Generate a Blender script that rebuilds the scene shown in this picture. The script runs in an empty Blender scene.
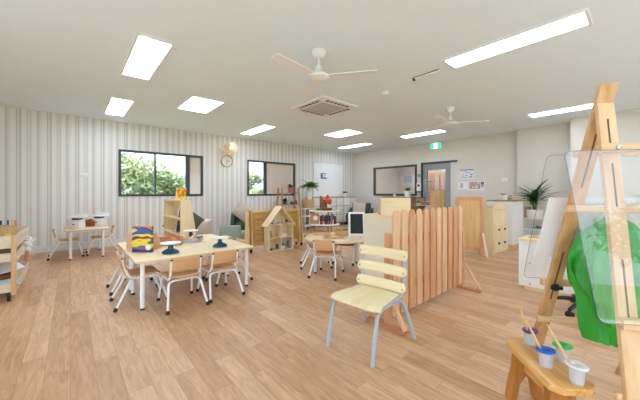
import bpy, bmesh, math, random
from mathutils import Vector, Matrix
random.seed(7)
PI = math.pi
sc = bpy.context.scene
COL = sc.collection

# ------------------------------------------------------------------ materials
def lin(c):
    return tuple(((x/255)/12.92 if x/255 <= .04045 else ((x/255+.055)/1.055)**2.4) for x in c)
MATS = {}
def nodes(name):
    m = bpy.data.materials.new(name); m.use_nodes = True
    nt = m.node_tree; b = nt.nodes['Principled BSDF']
    return m, nt, b
def mat(name, rgb, rough=.6, var=.06, scale=6, metal=0, stretch=(1, 1, 1), bump=0, trans=0, alpha=1, coat=0):
    """plain procedural material: a base colour gently varied by noise"""
    if name in MATS: return MATS[name]
    m, nt, b = nodes(name)
    tc = nt.nodes.new('ShaderNodeTexCoord'); mp = nt.nodes.new('ShaderNodeMapping')
    mp.inputs['Scale'].default_value = stretch
    nz = nt.nodes.new('ShaderNodeTexNoise'); nz.inputs['Scale'].default_value = scale; nz.inputs['Detail'].default_value = 3
    rp = nt.nodes.new('ShaderNodeValToRGB')
    c = lin(rgb)
    rp.color_ramp.elements[0].position = .3; rp.color_ramp.elements[1].position = .7
    rp.color_ramp.elements[0].color = tuple(max(0, x*(1-var)) for x in c)+(1,)
    rp.color_ramp.elements[1].color = tuple(min(1, x*(1+var)) for x in c)+(1,)
    L = nt.links.new
    L(tc.outputs['Object'], mp.inputs['Vector']); L(mp.outputs[0], nz.inputs['Vector'])
    L(nz.outputs['Fac'], rp.inputs['Fac']); L(rp.outputs['Color'], b.inputs['Base Color'])
    b.inputs['Roughness'].default_value = rough; b.inputs['Metallic'].default_value = metal
    b.inputs['Transmission Weight'].default_value = trans; b.inputs['Alpha'].default_value = alpha
    b.inputs['Coat Weight'].default_value = coat
    if bump:
        bp = nt.nodes.new('ShaderNodeBump'); bp.inputs['Strength'].default_value = bump; bp.inputs['Distance'].default_value = .01
        L(nz.outputs['Fac'], bp.inputs['Height']); L(bp.outputs[0], b.inputs['Normal'])
    MATS[name] = m; return m
def wood(name, light, dark, axis='z', scale=9, rough=.5, contrast=1.0):
    """timber with the grain along one local axis"""
    if name in MATS: return MATS[name]
    m, nt, b = nodes(name); L = nt.links.new
    tc = nt.nodes.new('ShaderNodeTexCoord'); mp = nt.nodes.new('ShaderNodeMapping')
    mp.inputs['Scale'].default_value = {'x': (.07, 1, 1), 'y': (1, .07, 1), 'z': (1, 1, .07)}[axis]
    nz = nt.nodes.new('ShaderNodeTexNoise'); nz.inputs['Scale'].default_value = scale*4; nz.inputs['Detail'].default_value = 5
    nz.inputs['Distortion'].default_value = .6
    oi = nt.nodes.new('ShaderNodeObjectInfo')
    ad = nt.nodes.new('ShaderNodeVectorMath'); ad.operation = 'ADD'
    rp = nt.nodes.new('ShaderNodeValToRGB')
    rp.color_ramp.elements[0].position = .28; rp.color_ramp.elements[1].position = .28+.42/contrast
    rp.color_ramp.elements[0].color = lin(dark)+(1,); rp.color_ramp.elements[1].color = lin(light)+(1,)
    L(tc.outputs['Object'], ad.inputs[0]); L(oi.outputs['Random'], ad.inputs[1])
    L(ad.outputs[0], mp.inputs['Vector']); L(mp.outputs[0], nz.inputs['Vector'])
    L(nz.outputs['Fac'], rp.inputs['Fac']); L(rp.outputs['Color'], b.inputs['Base Color'])
    b.inputs['Roughness'].default_value = rough
    MATS[name] = m; return m
def emit(name, rgb, strength, raw=None):
    if name in MATS: return MATS[name]
    m, nt, b = nodes(name)
    b.inputs['Base Color'].default_value = lin(rgb)+(1,)
    b.inputs['Emission Color'].default_value = (raw or lin(rgb))+(1,); b.inputs['Emission Strength'].default_value = strength
    MATS[name] = m; return m
def clear(name, tint=(1, 1, 1), veil=0.0, ior=1.45, rough=0.0):
    """thin clear sheet: sees through, reflects by Fresnel"""
    if name in MATS: return MATS[name]
    m = bpy.data.materials.new(name); m.use_nodes = True; nt = m.node_tree; nt.nodes.clear(); L = nt.links.new
    out = nt.nodes.new('ShaderNodeOutputMaterial'); tr = nt.nodes.new('ShaderNodeBsdfTransparent'); tr.inputs[0].default_value = tint+(1,)
    gl = nt.nodes.new('ShaderNodeBsdfGlossy'); gl.inputs['Roughness'].default_value = rough
    fr = nt.nodes.new('ShaderNodeFresnel'); ge = nt.nodes.new('ShaderNodeNewGeometry')
    mr = nt.nodes.new('ShaderNodeMapRange'); mr.inputs['To Min'].default_value = ior; mr.inputs['To Max'].default_value = 1/ior
    L(ge.outputs['Backfacing'], mr.inputs['Value']); L(mr.outputs[0], fr.inputs[0])   # the same reflection from either side of the sheet
    mx = nt.nodes.new('ShaderNodeMixShader')
    L(fr.outputs[0], mx.inputs[0]); L(tr.outputs[0], mx.inputs[1]); L(gl.outputs[0], mx.inputs[2])
    last = mx
    if veil:
        df = nt.nodes.new('ShaderNodeBsdfDiffuse'); df.inputs[0].default_value = (.85, .86, .9, 1)
        m2 = nt.nodes.new('ShaderNodeMixShader'); m2.inputs[0].default_value = veil
        L(mx.outputs[0], m2.inputs[1]); L(df.outputs[0], m2.inputs[2]); last = m2
    L(last.outputs[0], out.inputs[0]); MATS[name] = m; return m
def ramp_mat(name, build, rough=.6):
    m, nt, b = nodes(name); col = build(nt, nt.links.new)
    nt.links.new(col, b.inputs['Base Color']); b.inputs['Roughness'].default_value = rough
    MATS[name] = m; return m

# ------------------------------------------------------------------ mesh builder
class MB:
    def __init__(s): s.bm = bmesh.new()
    def _merge(s, b, M=None):
        if M is not None: b.transform(M)
        me = bpy.data.meshes.new('tmp'); b.to_mesh(me); b.free(); s.bm.from_mesh(me); bpy.data.meshes.remove(me); return s
    def box(s, x0, x1, y0, y1, z0, z1, bev=0, M=None, seg=2):
        b = bmesh.new(); bmesh.ops.create_cube(b, size=1)
        b.transform(Matrix.Translation(((x0+x1)/2, (y0+y1)/2, (z0+z1)/2)) @ Matrix.Diagonal((abs(x1-x0), abs(y1-y0), abs(z1-z0), 1)))
        if bev: bmesh.ops.bevel(b, geom=b.edges[:], offset=bev, segments=seg, affect='EDGES', profile=.5)
        return s._merge(b, M)
    def bar(s, p, q, w, t, side=(0, 0, 1), bev=0, ext=0):
        """rectangular bar from p to q, width w along side, thickness t across"""
        p, q = Vector(p), Vector(q); d = (q-p).normalized(); L = (q-p).length
        sd = Vector(side); sd = (sd-d*sd.dot(d)).normalized(); n = d.cross(sd)
        M = Matrix((( sd.x, n.x, d.x, p.x), (sd.y, n.y, d.y, p.y), (sd.z, n.z, d.z, p.z), (0, 0, 0, 1)))
        return s.box(-w/2, w/2, -t/2, t/2, -ext, L+ext, bev, M)
    def tube(s, pts, r, n=10, bend=0, caps=True):
        pts = [Vector(p) for p in pts]
        if bend:
            o = [pts[0]]
            for i in range(1, len(pts)-1):
                a, b, c = pts[i-1], pts[i], pts[i+1]
                k1 = min(bend, (a-b).length*.45); k2 = min(bend, (c-b).length*.45)
                A = b+(a-b).normalized()*k1; C = b+(c-b).normalized()*k2
                for j in range(6):
                    t = j/5; o.append(A*(1-t)**2+b*2*t*(1-t)+C*t*t)
            pts = o+[pts[-1]]
        rs = r if isinstance(r, (list, tuple)) else [r]*len(pts)
        if len(rs) != len(pts): rs = [rs[0]+(rs[-1]-rs[0])*i/(len(pts)-1) for i in range(len(pts))]
        b = s.bm; rings = []; up = None
        for i, p in enumerate(pts):
            d = (pts[min(i+1, len(pts)-1)]-pts[max(i-1, 0)]).normalized()
            if up is None: up = d.orthogonal().normalized()
            up = (up-d*up.dot(d)).normalized(); v = d.cross(up)
            rings.append([b.verts.new(p+(up*math.cos(2*PI*k/n)+v*math.sin(2*PI*k/n))*rs[i]) for k in range(n)])
        for a, c in zip(rings, rings[1:]):
            for k in range(n): b.faces.new((a[k], a[(k+1) % n], c[(k+1) % n], c[k]))
        if caps: b.faces.new(rings[0][::-1]); b.faces.new(rings[-1])
        return s
    def lathe(s, prof, c=(0, 0, 0), n=24, M=None, sx=1, sy=1, caps=True):
        b = bmesh.new(); rings = []
        for r, z in prof:
            rings.append([b.verts.new((r*sx*math.cos(2*PI*k/n), r*sy*math.sin(2*PI*k/n), z)) for k in range(n)])
        for a, d in zip(rings, rings[1:]):
            for k in range(n): b.faces.new((a[k], a[(k+1) % n], d[(k+1) % n], d[k]))
        if caps and prof[0][0] > 1e-4: b.faces.new(rings[0][::-1])
        if caps and prof[-1][0] > 1e-4: b.faces.new(rings[-1])
        bmesh.ops.remove_doubles(b, verts=b.verts[:], dist=1e-5)
        return s._merge(b, Matrix.Translation(c) @ M if M else Matrix.Translation(c))
    def prism(s, poly, h0, h1, axis='z', bev=0, M=None):
        b = bmesh.new()
        f = {'z': lambda p, h: (p[0], p[1], h), 'y': lambda p, h: (p[0], h, p[1]), 'x': lambda p, h: (h, p[0], p[1])}[axis]
        lo = [b.verts.new(f(p, h0)) for p in poly]; hi = [b.verts.new(f(p, h1)) for p in poly]; n = len(poly)
        b.faces.new(lo); b.faces.new(hi)
        for k in range(n): b.faces.new((lo[k], lo[(k+1) % n], hi[(k+1) % n], hi[k]))
        bmesh.ops.recalc_face_normals(b, faces=b.faces[:])
        if bev: bmesh.ops.bevel(b, geom=b.edges[:], offset=bev, segments=2, affect='EDGES', profile=.5)
        return s._merge(b, M)
    def ball(s, c, r, sub=2, sz=(1, 1, 1), M=None):
        b = bmesh.new(); bmesh.ops.create_icosphere(b, subdivisions=sub, radius=r)
        b.transform(Matrix.Translation(c) @ (M or Matrix()) @ Matrix.Diagonal((*sz, 1))); return s._merge(b)
    def grid(s, fn, nu, nv, closed=False):
        vs = [[s.bm.verts.new(fn(i/(nu-1 if not closed else nu), j/(nv-1))) for j in range(nv)] for i in range(nu)]
        for i in range(nu if closed else nu-1):
            for j in range(nv-1):
                a = vs[i]; c = vs[(i+1) % nu]; s.bm.faces.new((a[j], c[j], c[j+1], a[j+1]))
        return s
    def leaf(s, base, az, length, width, rise, droop, n=6):
        base = Vector(base); d = Vector((math.cos(az), math.sin(az), 0)); sd = Vector((-d.y, d.x, 0)); pr = None
        for i in range(n+1):
            t = i/n
            p = base+d*(length*t*math.cos(rise*(1-t*.4)))+Vector((0, 0, length*(math.sin(rise)*t-droop*t*t)))
            w = width*math.sin(PI*min(1, .12+t*.88))*.5+.0006
            a = s.bm.verts.new(p+sd*w+Vector((0, 0, w*.35))); c = s.bm.verts.new(p); e = s.bm.verts.new(p-sd*w+Vector((0, 0, w*.35)))
            if pr: s.bm.faces.new((pr[0], pr[1], c, a)); s.bm.faces.new((pr[1], pr[2], e, c))
            pr = (a, c, e)
        return s
    def build(s, name, m, parent=None, smooth=True, loc=(0, 0, 0), rz=0, ang=40):
        me = bpy.data.meshes.new(name)
        bmesh.ops.recalc_face_normals(s.bm, faces=s.bm.faces[:])
        s.bm.to_mesh(me); s.bm.free()
        if smooth:
            me.polygons.foreach_set('use_smooth', [True]*len(me.polygons))
            me.set_sharp_from_angle(angle=math.radians(ang))
        ms = m if isinstance(m, list) else [m]
        for q in ms: me.materials.append(q)
        o = bpy.data.objects.new(name, me); COL.objects.link(o); o.location = loc; o.rotation_euler = (0, 0, rz)
        if parent: o.parent = parent
        return o
def tag(o, label, cat, group=None, kind=None):
    o['label'] = label; o['category'] = cat
    if group: o['group'] = group
    if kind: o['kind'] = kind
    return o
def thing(name, label, cat, loc=(0, 0, 0), rz=0, group=None):
    o = bpy.data.objects.new(name, None); COL.objects.link(o); o.location = loc; o.rotation_euler = (0, 0, rz); o.empty_display_size = .05
    return tag(o, label, cat, group)
def dup(root, label, loc, rz=0, group=None):
    def cp(o, par):
        c = o.copy(); COL.objects.link(c)
        if par: c.parent = par
        for ch in o.children: cp(ch, c)
        return c
    r = cp(root, None); r.location = loc; r.rotation_euler = (0, 0, rz); r['label'] = label
    if group: r['group'] = group
    return r
def struct(o): o['kind'] = 'structure'; return o
def deg(a): return math.radians(a)
def rrect(x0, x1, y0, y1, r, n=5):
    p = []
    for cx, cy, a in ((x1-r, y1-r, 0), (x0+r, y1-r, 90), (x0+r, y0+r, 180), (x1-r, y0+r, 270)):
        for k in range(n+1):
            t = deg(a+90*k/n); p.append((cx+r*math.cos(t), cy+r*math.sin(t)))
    return p

# palette
birch = wood('birch_ply', (242, 224, 186), (232, 208, 164), 'x', 5, .45)
birchz = wood('birch_upright', (240, 222, 184), (230, 206, 162), 'z', 5, .5)
birchy = wood('birch_lengthwise', (242, 224, 186), (232, 208, 164), 'y', 5, .45)
beech = wood('beech_ply', (224, 180, 135), (206, 158, 112), 'y', 6, .4)
walnut = wood('brown_ply', (176, 126, 84), (150, 102, 64), 'y', 6, .4)
pine = wood('pine', (232, 200, 152), (204, 162, 108), 'z', 7, .5)
pinex = wood('pine_rail', (232, 200, 152), (208, 166, 112), 'x', 7, .5)
cedar = wood('cedar_picket', (236, 194, 154), (214, 160, 118), 'z', 7, .6)
cedard = wood('cedar_picket_deep', (222, 170, 126), (196, 136, 92), 'z', 7, .6)
honey = wood('honey_board', (232, 190, 128), (214, 168, 104), 'z', 6, .5)
oak = wood('oak_brown', (190, 140, 96), (150, 100, 62), 'x', 6, .5)
rustic = wood('rustic_bench', (234, 184, 112), (198, 136, 70), 'x', 6, .3)
pale = wood('pale_slat', (240, 226, 186), (228, 208, 162), 'y', 5, .45)
palex = wood('pale_seat', (240, 226, 186), (226, 206, 160), 'x', 5, .45)
white = mat('white_paint', (236, 236, 234), .45, .02)
whitem = mat('white_metal', (238, 239, 240), .35, .02)
cream = mat('cream_laminate', (228, 220, 198), .5, .03, 3)
rubber = mat('black_rubber', (26, 27, 29), .6, .1)
black = mat('black_plastic', (30, 31, 33), .4, .1)
grey = mat('grey_metal', (168, 178, 188), .35, .03, 4, .0)
alu = mat('dark_aluminium', (62, 66, 68), .4, .05)
steel = mat('steel', (190, 190, 190), .25, .03, 6, .9)
darkgreen = mat('dark_green_velvet', (62, 76, 62), .85, .15, 20)
sage = mat('sage_fabric', (140, 158, 144), .85, .08, 30)
taupe = mat('taupe_linen', (186, 172, 158), .9, .06, 40)
soil = mat('soil', (60, 46, 36), .9, .2, 30)
leafm = mat('plant_green', (62, 106, 48), .5, .35, 14)
leafd = mat('plant_deep_green', (40, 84, 42), .5, .35, 12)
leafl = mat('fern_green', (110, 138, 74), .55, .3, 14)
paper = mat('paper_white', (238, 240, 244), .8, .01)
pot_white = mat('white_ceramic', (235, 234, 230), .4, .02)
teal = mat('teal_ceramic', (22, 78, 108), .25, .08)
card = mat('cardboard', (196, 160, 118), .8, .06)
blind = mat('beige_blind', (222, 208, 194), .8, .02)
red = mat('red_paint', (196, 52, 42), .5, .1); yellow = mat('yellow_paint', (238, 200, 30), .5, .1)
blue = mat('blue_paint', (40, 92, 178), .5, .1); orange = mat('orange_felt', (228, 128, 90), .7, .15, 20)
glass = clear('window_glass'); acrylic = clear('clear_acrylic', (.98, .985, .99), .03, 1.5)  # white veil mixed into the acrylic imitates the haze of bright reflections

# striped wallpaper
def stripes(nt, L):
    tc = nt.nodes.new('ShaderNodeTexCoord'); sp = nt.nodes.new('ShaderNodeSeparateXYZ'); L(tc.outputs['Object'], sp.inputs[0])
    dv = nt.nodes.new('ShaderNodeMath'); dv.operation = 'DIVIDE'; L(sp.outputs[0], dv.inputs[0]); dv.inputs[1].default_value = .412
    fr = nt.nodes.new('ShaderNodeMath'); fr.operation = 'FRACT'; L(dv.outputs[0], fr.inputs[0])
    rp = nt.nodes.new('ShaderNodeValToRGB'); cr = rp.color_ramp; cr.interpolation = 'LINEAR'
    W, Dk, M, Lt = (228, 226, 224), (194, 194, 184), (209, 208, 199), (220, 218, 211)
    st = []
    for k, seq in enumerate(((Dk, Lt, Dk), (M, Lt, M), (Dk, M, Lt))):
        o = k/3
        st += [(o+.004, W), (o+.16, W), (o+.17, seq[0]), (o+.205, seq[0]), (o+.215, seq[1]), (o+.26, seq[1]), (o+.27, seq[2]), (o+.322, seq[2])]
    cr.elements[0].position = st[0][0]; cr.elements[0].color = lin(st[0][1])+(1,)
    cr.elements[1].position = st[-1][0]; cr.elements[1].color = lin(st[-1][1])+(1,)
    for p, c in st[1:-1]: e = cr.elements.new(p); e.color = lin(c)+(1,)
    L(fr.outputs[0], rp.inputs[0]); return rp.outputs[0]
wallpaper = ramp_mat('striped_wallpaper', stripes, .7)
# vinyl plank floor (planks run along Y)
def planks(nt, L):
    tc = nt.nodes.new('ShaderNodeTexCoord'); mp = nt.nodes.new('ShaderNodeMapping'); mp.inputs['Rotation'].default_value = (0, 0, PI/2)
    L(tc.outputs['Object'], mp.inputs[0])
    br = nt.nodes.new('ShaderNodeTexBrick'); br.offset = .37; br.offset_frequency = 2; br.squash = 1
    br.inputs['Scale'].default_value = 1; br.inputs['Brick Width'].default_value = .82; br.inputs['Row Height'].default_value = .123
    br.inputs['Mortar Size'].default_value = .0012; br.inputs['Mortar Smooth'].default_value = .3; br.inputs['Bias'].default_value = 0
    br.inputs['Color1'].default_value = lin((218, 180, 142))+(1,); br.inputs['Color2'].default_value = lin((194, 150, 110))+(1,)
    br.inputs['Mortar'].default_value = lin((160, 122, 90))+(1,)
    L(mp.outputs[0], br.inputs[0])
    m2 = nt.nodes.new('ShaderNodeMapping'); m2.inputs['Scale'].default_value = (1, .12, 1); L(tc.outputs['Object'], m2.inputs[0])
    va = nt.nodes.new('ShaderNodeVectorMath'); va.operation = 'ADD'; L(m2.outputs[0], va.inputs[0])
    sc_ = nt.nodes.new('ShaderNodeVectorMath'); sc_.operation = 'SCALE'; L(br.outputs['Color'], sc_.inputs[0]); sc_.inputs['Scale'].default_value = 30
    L(sc_.outputs[0], va.inputs[1])
    nz = nt.nodes.new('ShaderNodeTexNoise'); nz.inputs['Scale'].default_value = 30; nz.inputs['Detail'].default_value = 8; nz.inputs['Roughness'].default_value = .62; nz.inputs['Distortion'].default_value = 1.2
    L(va.outputs[0], nz.inputs['Vector'])
    rp = nt.nodes.new('ShaderNodeValToRGB'); rp.color_ramp.elements[0].position = .3; rp.color_ramp.elements[1].position = .68
    rp.color_ramp.elements[0].color = (.70, .67, .63, 1); rp.color_ramp.elements[1].color = (1.10, 1.10, 1.10, 1)
    L(nz.outputs['Fac'], rp.inputs[0])
    mx = nt.nodes.new('ShaderNodeMix'); mx.data_type = 'RGBA'; mx.blend_type = 'MULTIPLY'; mx.inputs['Factor'].default_value = 1
    L(br.outputs['Color'], mx.inputs['A']); L(rp.outputs[0], mx.inputs['B']); return mx.outputs['Result']
floorm = ramp_mat('vinyl_planks', planks, .42)
plaster = mat('white_plaster', (216, 211, 200), .8, .01, 2)
ceilm = mat('ceiling_plaster', (233, 246, 253), .85, .008, 2)

# ------------------------------------------------------------------ the room
H = 2.7; NY = 7.63; EX = 8.46; SY = -2.3; WX = -3.0
struct(MB().box(WX-.2, 12.2, SY-.2, NY+.2, -.1, 0).build('floor', floorm, smooth=False))
struct(MB().box(WX-.2, 12.2, SY-.2, NY+.2, H, H+.12).build('ceiling', ceilm, smooth=False))
def holed(mb, horiz, a0, a1, t0, t1, holes, z1=H):
    """wall from a0 to a1 with rectangular openings, thickness t0..t1"""
    def bx(p0, p1, z0, zz):
        if p1-p0 < 1e-4 or zz-z0 < 1e-4: return
        if horiz: mb.box(p0, p1, t0, t1, z0, zz)
        else: mb.box(t0, t1, p0, p1, z0, zz)
    c = a0
    for h0, h1, b, t in sorted(holes):
        bx(c, h0, 0, z1); bx(h0, h1, 0, b); bx(h0, h1, t, z1); c = h1
    bx(c, a1, 0, z1)
    return mb
W1 = (.79, 2.60, 1.065, 2.10); W2 = (3.85, 5.55, 1.06, 2.10)
struct(holed(MB(), True, WX-.2, EX+.15, NY, NY+.15, [W1, W2]).build('wall_north', wallpaper, smooth=False))
W3 = (4.95, 6.70, 1.05, 2.07); D1 = (3.73, 4.74, 0, 2.09)
eb = holed(MB(), False, 2.14, NY+.15, EX, EX+.14, [W3, D1])
eb.box(8.28, EX+.14, 1.09, 2.14, 0, H); eb.box(7.88, EX+.14, SY-.2, 1.09, 0, H)
struct(eb.build('wall_east', plaster, smooth=False))
W4 = (-2.6, 6.6, .06, 2.35)
struct(holed(MB(), True, WX-.2, EX+.14, SY-.15, SY, [W4]).build('wall_south', plaster, smooth=False))
W5 = (-1.7, 3.2, .06, 2.35)  # opening added out of view to let in more daylight
struct(holed(MB(), False, SY, NY, WX-.15, WX, [W5]).build('wall_west', plaster, smooth=False))
struct(MB().box(11.4, 11.55, 1.9, NY+.15, 0, H).box(EX+.14, 11.4, 1.9, 2.0, 0, H).build('wall_office', plaster, smooth=False))
struct(MB().box(EX+.14, 11.4, NY, NY+.15, 0, H).build('wall_office_north', plaster, smooth=False))
struct(MB().box(WX, EX, NY-.016, NY, 0, .13, .003).build('baseboard_north', mat('skirting_grey', (222, 222, 222), .5, .01), smooth=False))
struct(MB().box(EX-.016, EX, 4.78, NY-.016, 0, .13).box(EX-.016, EX, 2.14, 3.69, 0, .13).box(8.264, 8.28, 1.09, 2.14, 0, .13)
       .box(7.864, 7.88, SY, 1.09, 0, .13).build('baseboard_east', mat('skirting_grey', (222, 222, 222)), smooth=False))

def window(name, horiz, a0, a1, z0, z1, y0, y1, mull, panes, blinds=(), fr=.05):
    f = MB(); 
    def bx(m, p0, p1, zz0, zz1, t0=y0, t1=y1, bev=.004):
        if horiz: m.box(p0, p1, t0, t1, zz0, zz1, bev)
        else: m.box(t0, t1, p0, p1, zz0, zz1, bev)
    bx(f, a0, a1, z1-fr, z1); bx(f, a0, a1, z0, z0+fr); bx(f, a0, a0+fr, z0+fr, z1-fr); bx(f, a1-fr, a1, z0+fr, z1-fr)
    root = struct(f.build(name, alu, smooth=False))
    for c, w in mull:
        m = MB(); bx(m, c-w/2, c+w/2, z0+fr, z1-fr, y0+.01, y1-.01); m.build('mullion', alu, root, smooth=False)
    ym = (y0+y1)/2
    for p0, p1 in panes:
        m = MB(); bx(m, p0, p1, z0+fr, z1-fr, ym-.003, ym+.003, 0); m.build('pane', glass, root, smooth=False)
    for p0, p1 in blinds:
        m = MB(); bx(m, p0, p1, z0+fr, z1-fr, ym+.012, ym+.02, 0); m.build('blind', blind, root, smooth=False)
    return root
window('window_1', True, *W1, NY-.02, NY+.06, [(1.50, .035), (2.225, .10)], [(.84, 1.48), (1.52, 2.175), (2.275, 2.55)], [(2.275, 2.55)])
window('window_2', True, *W2, NY-.02, NY+.06, [(4.44, .10)], [(3.90, 4.39), (4.49, 5.50)], [(4.49, 5.50)])
window('window_3', False, *W3, EX-.03, EX+.05, [], [(5.0, 6.65)], fr=.065)
window('window_4', True, *W4, SY-.1, SY-.02, [(.4, .06), (3.5, .06)], [(-2.55, .37), (.43, 3.47), (3.53, 6.55)], fr=.05)
window('fill_window_west', False, *W5, WX-.1, WX-.02, [(.75, .06)], [(-1.65, .72), (.78, 3.15)], fr=.05)  # unseen west window, added to throw daylight on the striped wall
# door: dark frame, grey aluminium leaf with a tall glass light, pale reveal on one side
greyd = mat('grey_door_paint', (140, 144, 144), .45, .03)
df = MB().box(EX-.03, EX+.06, 3.66, 4.80, 2.04, 2.10, .004).box(EX-.03, EX+.06, 4.74, 4.80, 0, 2.04, .004)
dr = struct(df.build('door_1', alu, smooth=False))
MB().box(EX+.0, EX+.06, 3.73, 3.86, .0, 2.04).build('side_light', mat('pale_grey_metal', (205, 205, 202), .4, .02), dr, smooth=False)
lf = holed(MB(), False, 3.86, 4.74, EX+.01, EX+.055, [(4.02, 4.60, .25, 1.86)], 2.04)
leaf_o = lf.build('door_leaf', greyd, dr, smooth=False)
MB().box(EX+.03, EX+.036, 4.02, 4.60, .25, 1.86).build('glass', glass, leaf_o, smooth=False)
MB().bar((EX-.05, 4.60, 1.0), (EX-.05, 4.72, 1.0), .018, .018).box(EX-.05, EX+.01, 4.69, 4.71, .99, 1.01).build('door_handle', steel, leaf_o)
MB().box(EX-.012, EX+.01, 4.45, 4.66, 1.50, 1.53, .003).build('door_latch', steel, leaf_o)

# ------------------------------------------------------------------ ceiling fittings
panel_on = emit('lit_panel', (250, 252, 255), 9.0, (.875, .98, 1.165))
sky_on = emit('lit_skylight', (250, 252, 255), 6.0, (.875, .99, 1.15))
def fitting(name, label, cat, x0, x1, y0, y1, m, group, fr=.025):
    t = thing(name, label, cat, ((x0+x1)/2, (y0+y1)/2, H), 0, group)
    a, b = (x1-x0)/2, (y1-y0)/2
    f = MB().box(-a-fr, a+fr, b, b+fr, -.014, 0).box(-a-fr, a+fr, -b-fr, -b, -.014, 0).box(-a-fr, -a, -b, b, -.014, 0).box(a, a+fr, -b, b, -.014, 0)
    f.build('frame', white, t, smooth=False)
    MB().box(-a, a, -b, b, -.010, 0).build('diffuser', m, t, smooth=False)
    return t
G = 'recessed ceiling light panels'
for x0, x1, y0, y1, lb in (
    (.51, .80, 3.29, 4.50, 'big rectangular lit ceiling panel highest on the left side, above the activity tables'),
    (.51, .80, 5.74, 6.96, 'small looking lit ceiling panel nearest the left end of the striped wall'),
    (3.31, 3.59, .37, 1.58, 'long bright ceiling panel overhead on the right, the largest of the lit strips'),
    (3.33, 3.62, 5.77, 6.97, 'lit ceiling strip close to the striped wall above the wall clock'),
    (6.84, 7.14, .47, 1.58, 'lit ceiling strip passing behind the top of the wooden easel'),
    (6.84, 7.14, 3.38, 4.50, 'lit ceiling strip in front of the green exit sign'),
    (6.92, 7.21, 5.80, 7.00, 'lit ceiling strip near the far corner above the lockers')):
    fitting('ceiling_light', lb, 'ceiling light', x0, x1, y0, y1, panel_on, G)
fitting('skylight', 'squarish bright skylight on the left between two light panels', 'skylight', 1.48, 1.98, 4.80, 5.66, sky_on, 'ceiling skylights', .012)
fitting('skylight', 'squarish bright skylight further back beyond the air conditioner', 'skylight', 5.10, 5.66, 4.85, 5.70, sky_on, 'ceiling skylights', .012)
fitting('ceiling_light', 'unseen lit ceiling panel added to brighten the room behind the inner window', 'ceiling light', 9.8, 10.1, 4.6, 5.8, emit('office_fill_panel', (250, 252, 255), 26.0, (.9, .97, 1.1)), None)  # panel out of view, added to light the next room

fan = thing('ceiling_fan', 'white three blade ceiling fan hanging nearest, in front of the air conditioner', 'ceiling fan', (2.06, 2.39, H), 0, 'ceiling fans')
MB().lathe([(0, 0), (.075, 0), (.078, -.04), (.055, -.07), (.03, -.08), (0, -.08)]).build('canopy', white, fan)
MB().tube([(0, 0, -.07), (0, 0, -.2)], .012).build('rod', white, fan)
MB().lathe([(0, -.17), (.035, -.17), (.04, -.235), (.07, -.245), (.115, -.275), (.118, -.295), (.07, -.32), (0, -.325)]).build('motor', white, fan)
MB().lathe([(.042, -.232), (.052, -.236), (.052, -.243), (.042, -.246)]).build('band', mat('navy_band', (40, 44, 78), .4), fan)
for a in (187, 307, 67):
    M = Matrix.Rotation(deg(a), 4, 'Z') @ Matrix.Translation((0, 0, -.275)) @ Matrix.Rotation(deg(9), 4, 'X')
    b = MB().prism([(.1, -.025), (.16, -.04), (.60, -.05), (.63, -.04), (.63, .04), (.60, .05), (.16, .04), (.1, .025)], -.004, .004, 'z', 0, M).build('blade', white, fan)
dup(fan, 'white three blade ceiling fan hanging further away before the far light strip', (5.26, 2.41, H), deg(-2))

ac = thing('air_conditioner', 'white square ceiling cassette air conditioner behind the nearer fan', 'air conditioner', (3.47, 3.87, H))
MB().prism(rrect(-.43, .43, -.45, .45, .03), -.03, 0, 'z', .006).build('panel', white, ac)
g = MB().box(-.26, .26, -.26, .26, -.036, -.03)
for k in range(14): g.box(-.25+.037*k, -.25+.037*k+.014, -.25, .25, -.042, -.036)
g.build('grille', mat('grille_grey', (196, 196, 192), .6, .02), ac, smooth=False)
for q in range(4):
    M = Matrix.Rotation(q*PI/2, 4, 'Z')
    v = MB().box(-.27, .27, .315, .385, -.034, -.03, 0, M)
    vo = v.build('vent', mat('dark_vent', (70, 72, 72), .6), ac, smooth=False)
    for k in range(6): MB().box(-.26+.09*k, -.26+.09*k+.022, .312, .388, -.038, -.034, 0, M).build('louvre', white, vo, smooth=False)
sd = tag(MB().lathe([(0, 0), (.06, 0), (.062, -.02), (.05, -.045), (.02, -.052), (0, -.052)]).build('smoke_detector', white, loc=(3.68, 2.68, H)), 'round white smoke detector on the ceiling beside the air conditioner', 'smoke detector')
tag(MB().lathe([(0, 0), (.022, 0), (.018, -.012), (0, -.014)]).build('sprinkler_sensor', white, loc=(3.45, 2.39, H)), 'tiny white sensor disc on the ceiling near the smoke detector', 'sensor')
rl = thing('emergency_light', 'short white ceiling rail with black edges between the two fans', 'ceiling fitting', (3.52, 1.91, H))
MB().box(-.03, .03, -.17, .17, -.03, 0, .006).build('bar', white, rl)
MB().box(-.033, -.03, -.16, .16, -.012, -.003).build('edge_strip', black, rl)
MB().lathe([(0, 0), (.022, 0), (.022, -.03), (.015, -.036), (0, -.036)], (0, .19, 0)).build('end_cap', black, rl)

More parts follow.
